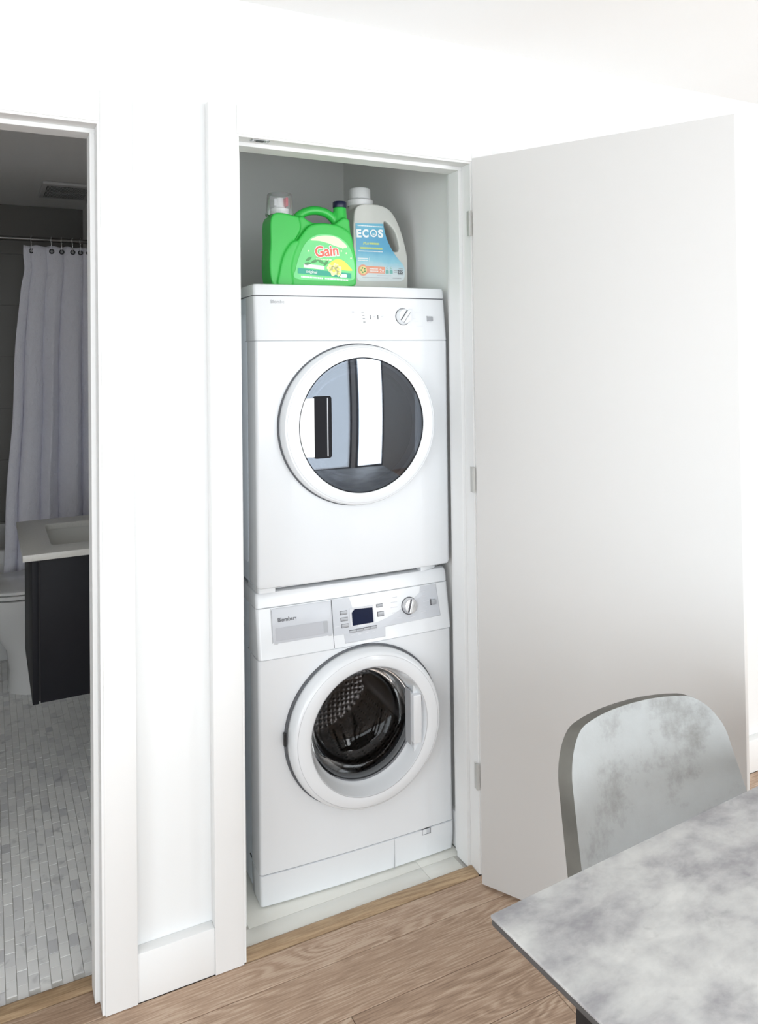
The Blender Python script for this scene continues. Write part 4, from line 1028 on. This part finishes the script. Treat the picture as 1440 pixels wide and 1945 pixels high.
q = B(); box(q, -0.372, -0.09, 0.995, 1.384, 0.72, 0.84); bmesh.ops.recalc_face_normals(q, faces=q.faces[:]); cut(cab, [q])
b = B(); lathe(b, [(0.02, 0.7285), (0.02, 0.7305), (0.0005, 0.731)], 24, 'z', (-0.231, 1.19, 0)); obj('drain', b, 'chrome', van, 40)

toi = empty('toilet', (0, 0, 0)); tag(toi, 'white ceramic toilet with closed lid beyond the dark vanity', 'toilet')
ty = 2.045
def egg(cx, lx, ly, z, n=40, back=None, p=2.3):
    pts = []
    for k in range(n):
        t = 2*math.pi*k/n; c_, s_ = math.cos(t), math.sin(t)
        x = cx + lx*math.copysign(abs(c_)**(2/p), c_); y = ty + ly*math.copysign(abs(s_)**(2/p), s_)
        pts.append((x, y, z))
    return pts
b = B(); loft(b, [egg(-0.285, 0.195, 0.135, 0.0), egg(-0.285, 0.190, 0.130, 0.02), egg(-0.285, 0.185, 0.118, 0.09), egg(-0.29, 0.195, 0.118, 0.18), egg(-0.305, 0.235, 0.138, 0.27), egg(-0.325, 0.275, 0.168, 0.34), egg(-0.335, 0.298, 0.186, 0.39), egg(-0.335, 0.300, 0.190, 0.432), egg(-0.335, 0.285, 0.175, 0.436)])
obj('bowl', b, 'ceramic', toi, 50)
b = B(); loft(b, [egg(-0.335, 0.298, 0.188, 0.4395), egg(-0.335, 0.303, 0.193, 0.441), egg(-0.335, 0.303, 0.193, 0.456), egg(-0.335, 0.298, 0.188, 0.4575)]); obj('seat', b, 'ceramic', toi, 50)
b = B(); loft(b, [egg(-0.335, 0.298, 0.188, 0.4610), egg(-0.335, 0.303, 0.193, 0.4625), egg(-0.335, 0.302, 0.192, 0.474), egg(-0.335, 0.288, 0.178, 0.480)]); obj('lid', b, 'ceramic', toi, 50)
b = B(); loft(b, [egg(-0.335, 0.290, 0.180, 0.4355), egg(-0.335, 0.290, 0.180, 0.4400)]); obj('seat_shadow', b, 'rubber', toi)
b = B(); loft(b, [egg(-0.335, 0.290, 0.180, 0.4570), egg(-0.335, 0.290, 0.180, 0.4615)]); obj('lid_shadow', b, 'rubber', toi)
boxobj('tank', (-0.215, -0.034, ty-0.19, ty+0.19, 0.36, 0.62), 'ceramic', toi, 0.02, bseg=4)
boxobj('tank_lid', (-0.222, -0.034, ty-0.195, ty+0.195, 0.622, 0.650), 'ceramic', toi, 0.008, bseg=3)

tub = empty('bathtub', (0, 0, 0)); tag(tub, 'white built-in bathtub behind the shower curtain and toilet', 'bathtub')
tx0, tx1, ty0, ty1, tz = -1.60, -0.034, 2.40, 3.148, 0.545
sh = boxobj('tub_shell', (tx0, tx1, ty0, ty1, 0.0, tz), 'tub_acrylic', tub, 0.012, bseg=3)
q = B(); loft(q, [[(x, y, z) for x, y in rrect(tx0+0.09+i, tx1-0.09-i, ty0+0.07+i, ty1-0.07-i, 0.12, 6)] for z, i in ((0.12, 0.05), (0.20, 0.02), (0.60, 0.0))]); bmesh.ops.recalc_face_normals(q, faces=q.faces[:]); cut(sh, [q])
b = B(); lathe(b, [(0.025, 0.1205), (0.025, 0.123), (0.0005, 0.1235)], 20, 'z', (-0.3, 2.774, 0)); obj('drain', b, 'chrome', tub, 40)

rod = empty('curtain_rod', (0, 0, 0)); tag(rod, 'slim dark metal shower curtain rod across the bathtub', 'rod')
RODY, RODZ = 2.325, 2.078
b = B(); tube(b, [(BL+0.002, RODY, RODZ), (-0.032, RODY, RODZ)], 0.0115, 16); obj('bar', b, 'rod_bronze', rod, 40)
for x0, x1 in ((BL+0.001, BL+0.02), (-0.052, -0.031)):
    b = B(); tube(b, [(x0, RODY, RODZ), (x1, RODY, RODZ)], 0.026, 20); obj('end_flange', b, 'satin_metal', rod, 40)

cur = empty('shower_curtain', (0, 0, 0)); tag(cur, 'pale grey seersucker shower curtain bunched at the right of the rod', 'curtain')
NX, NZ = 220, 90
TOPZ, BOTZ = 2.046, 0.20
xs_top = [-0.392, -0.355, -0.262, -0.215, -0.165, -0.125, -0.088, -0.05, -0.036]
b = B(); grid = []
def fold(s, q):
    # depth of the folds: soft near the hem, stronger away from it
    amp = 0.008 + 0.026*min(1, q*2.2)
    ph = math.pi*(4.4*(s**0.85) + 0.10*math.sin(3*s+1.5*q) - 0.35*q*(1-s) + 0.35)
    w = 1.0 - 2.0*abs(math.sin(ph))**0.55 + 0.15*math.sin(7*s+4*q)
    return amp*w*(0.5+0.5*min(1.0, s*2.2)) + 0.010
for j in range(NZ+1):
    q = j/NZ; z = TOPZ + (BOTZ-TOPZ)*q
    left = -0.392 - 0.112*(q**0.9) + 0.004*math.sin(17*q) + 0.010*math.exp(-((q-0.065)/0.03)**2)
    row_ = []
    for i in range(NX+1):
        s = i/NX
        x = left + (-0.040-left)*s + 0.014*math.sin(2*math.pi*3.1*s+0.9)*min(1, q*3)*(s*(1-s)*4)
        y = RODY - 0.004 + fold(s, q)
        zz = z + (0.003*math.cos(2*math.pi*5.0*s+1) if j == 0 else 0)
        row_.append(b.verts.new((x, y, zz)))
    grid.append(row_)
for j in range(NZ):
    for i in range(NX): b.faces.new((grid[j][i], grid[j][i+1], grid[j+1][i+1], grid[j+1][i]))
cloth = obj('cloth', b, 'curtain_cloth', cur, 180)
md = cloth.modifiers.new('thick', 'SOLIDIFY'); md.thickness = 0.0016; bpy.context.view_layer.update(); baked(cloth)
for gx in (-0.356, -0.264, -0.217, -0.166, -0.129, -0.090):
    s = (gx+0.392)/0.352; gy = RODY-0.004+fold(s, 0.015)
    b = B(); lathe(b, [(0.0125, -0.003), (0.0125, -0.0055), (0.0065, -0.0055), (0.0065, -0.003)], 24, 'y', (0, 0, 0)); g = obj('grommet', b, 'black_metal', cur, 40); g.location = (gx, gy-0.001, 2.020)
    b = B(); lathe(b, [(0.0052, -0.003), (0.0045, -0.007), (0.0005, -0.0085)], 16, 'y'); obj('grommet_stud', b, 'chrome', g, 60)
    pth = [(gx+0.004*math.cos(R(t)), RODY + 0.0155*math.cos(R(t)), RODZ + 0.0155*math.sin(R(t))) for t in range(-70, 231, 20)] + [(gx, gy-0.008, 2.040), (gx, gy-0.008, 2.022)]
    b = B(); tube(b, pth, 0.0016, 8); obj('hook', b, 'chrome', cur, 60)

vent = empty('ceiling_vent', (0, 0, 0)); tag(vent, 'rectangular louvred exhaust fan grille on the bathroom ceiling', 'vent')
vx0_, vx1_, vy0_, vy1_ = -0.300, -0.045, 2.395, 2.775
boxobj('grille_plate', (vx0_, vx1_, vy0_, vy1_, CEIL-0.018, CEIL-0.001), 'vent_plastic', vent, 0.006, bseg=3)
for r0, r1 in ((2.44, 2.575), (2.60, 2.735)):
    sl = boxobj('louvre_slot', (vx0_+0.025, vx1_-0.025, r0, r1, CEIL-0.0195, CEIL-0.017), 'recess_black', vent)
    b = B(); x = vx0_+0.028
    while x < vx1_-0.028:
        box(b, x, x+0.0026, r0, r1, CEIL-0.0225, CEIL-0.019); x += 0.0058
    o = obj('louvres', b, 'vent_plastic', vent); o['kind'] = 'stuff'

# ================================================================== TABLE AND CHAIR
TA = R(3.9)
tab = empty('dining_table', (0.031, -1.010, 0.0), TA)
tag(tab, 'grey concrete-look dining table with a square corner in the right foreground', 'table')
TL_, TW_ = 1.20, 0.75
tt = boxobj('table_top', (0.0, TL_, -TW_, 0.0, 0.745, 0.750), 'concrete_top', tab, 0.0015)
boxobj('top_underside', (0.001, TL_-0.001, -TW_+0.001, -0.001, 0.736, 0.745), 'table_edge', tab, 0.002)
for lx in (0.10, TL_-0.10):
    for ly in (-TW_+0.10, -0.10):
        boxobj('leg', (lx-0.025, lx+0.025, ly-0.025, ly+0.025, 0.0, 0.736), 'black_metal', tab, 0.003)
for a in ((0.125, TL_-0.125, -0.115, -0.095), (0.125, TL_-0.125, -TW_+0.095, -TW_+0.115)):
    boxobj('apron_rail', (*a, 0.66, 0.7355), 'black_metal', tab, 0.002)
for a in ((0.09, 0.11, -TW_+0.125, -0.125), (TL_-0.11, TL_-0.09, -TW_+0.125, -0.125)):
    boxobj('apron_rail', (*a, 0.66, 0.7355), 'black_metal', tab, 0.002)

ch = empty('dining_chair', (0.533, -0.834, 0.0), R(0.1))
tag(ch, 'grey worn-suede dining chair with a rounded shell back tucked behind the table', 'chair')
# shell back; local -y is forward (towards the table)
b = B(); NS = 44
CW0, CWT, CZT, CR, REC, WRAP, CROWN = 0.224, 0.191, 0.797, 0.062, 0.249, 0.052, 0.019
zr = [0.43+(CZT-CR-0.43)*k/22 for k in range(23)] + [CZT-CR+CR*math.sin(R(90*k/10)) for k in range(1, 11)]
vs = []
for z in zr:
    w_ = CW0 + (CWT-CW0)*(z-0.55)/(CZT-0.55)
    if z > CZT-CR: w_ -= CR - math.sqrt(max(0.0, CR*CR-(z-(CZT-CR))**2))
    if z < 0.52: w_ *= 1 - 1.2*(0.52-z)
    row_ = []
    for i in range(NS+1):
        x = (-1+2*i/NS)*w_; a_ = abs(x)/CW0
        zc = z + CROWN*(1-a_*a_)*(max(0, z-0.55)/(CZT-0.55))**3
        row_.append(b.verts.new((x, REC*(zc-0.45)-WRAP*a_**2.5, zc)))
    vs.append(row_)
for j in range(len(vs)-1):
    for i in range(NS): b.faces.new((vs[j][i], vs[j][i+1], vs[j+1][i+1], vs[j+1][i]))
bk = obj('backrest', b, 'worn_suede', ch, 180)
md = bk.modifiers.new('t', 'SOLIDIFY'); md.thickness = 0.027; md.offset = 0; bk.data.materials.append(MATS['suede_shade_rim']); md.material_offset_rim = 1
md = bk.modifiers.new('b', 'BEVEL'); md.width = 0.009; md.segments = 4; md.limit_method = 'ANGLE'; md.angle_limit = R(50)
bpy.context.view_layer.update(); baked(bk)
b = B(); loft(b, [[(x, y, z) for x, y in rrect(-0.215+i, 0.215-i, -0.43+i, 0.01-i, 0.07, 5)] for z, i in ((0.405, 0.02), (0.412, 0.004), (0.440, 0.0), (0.458, 0.010), (0.466, 0.04))])
obj('seat', b, 'worn_suede', ch, 50)
for sx_ in (-1, 1):
    for (y0, y1) in ((-0.36, -0.40), (-0.03, 0.03)):
        b = B(); tube(b, [(sx_*0.15, y0, 0.41), (sx_*0.20, y1, 0.0)], [0.014, 0.010], 14); obj('leg', b, 'black_metal', ch, 40)
b = B(); box(b, -0.16, 0.16, -0.37, -0.02, 0.396, 0.406); obj('seat_frame', b, 'black_metal', ch)

# gather parts of the objects whose origin stands at their base
def rebase(root, loc):
    """move an Empty at the origin to its thing's base without moving the parts"""
    d = Vector(loc)
    for c in root.children: c.location = c.location - d
    root.location = d
rebase(van, (-0.24, 1.19, 0.361)); rebase(toi, (-0.29, ty, 0.0)); rebase(tub, (-0.8, 2.77, 0.0))
rebase(rod, (-0.8, RODY, RODZ)); rebase(cur, (-0.22, RODY, BOTZ)); rebase(vent, (-0.17, 2.585, CEIL-0.02))
for c in list(dryer.children): c.location.z -= 0.8412
dryer.location.z = 0.8412
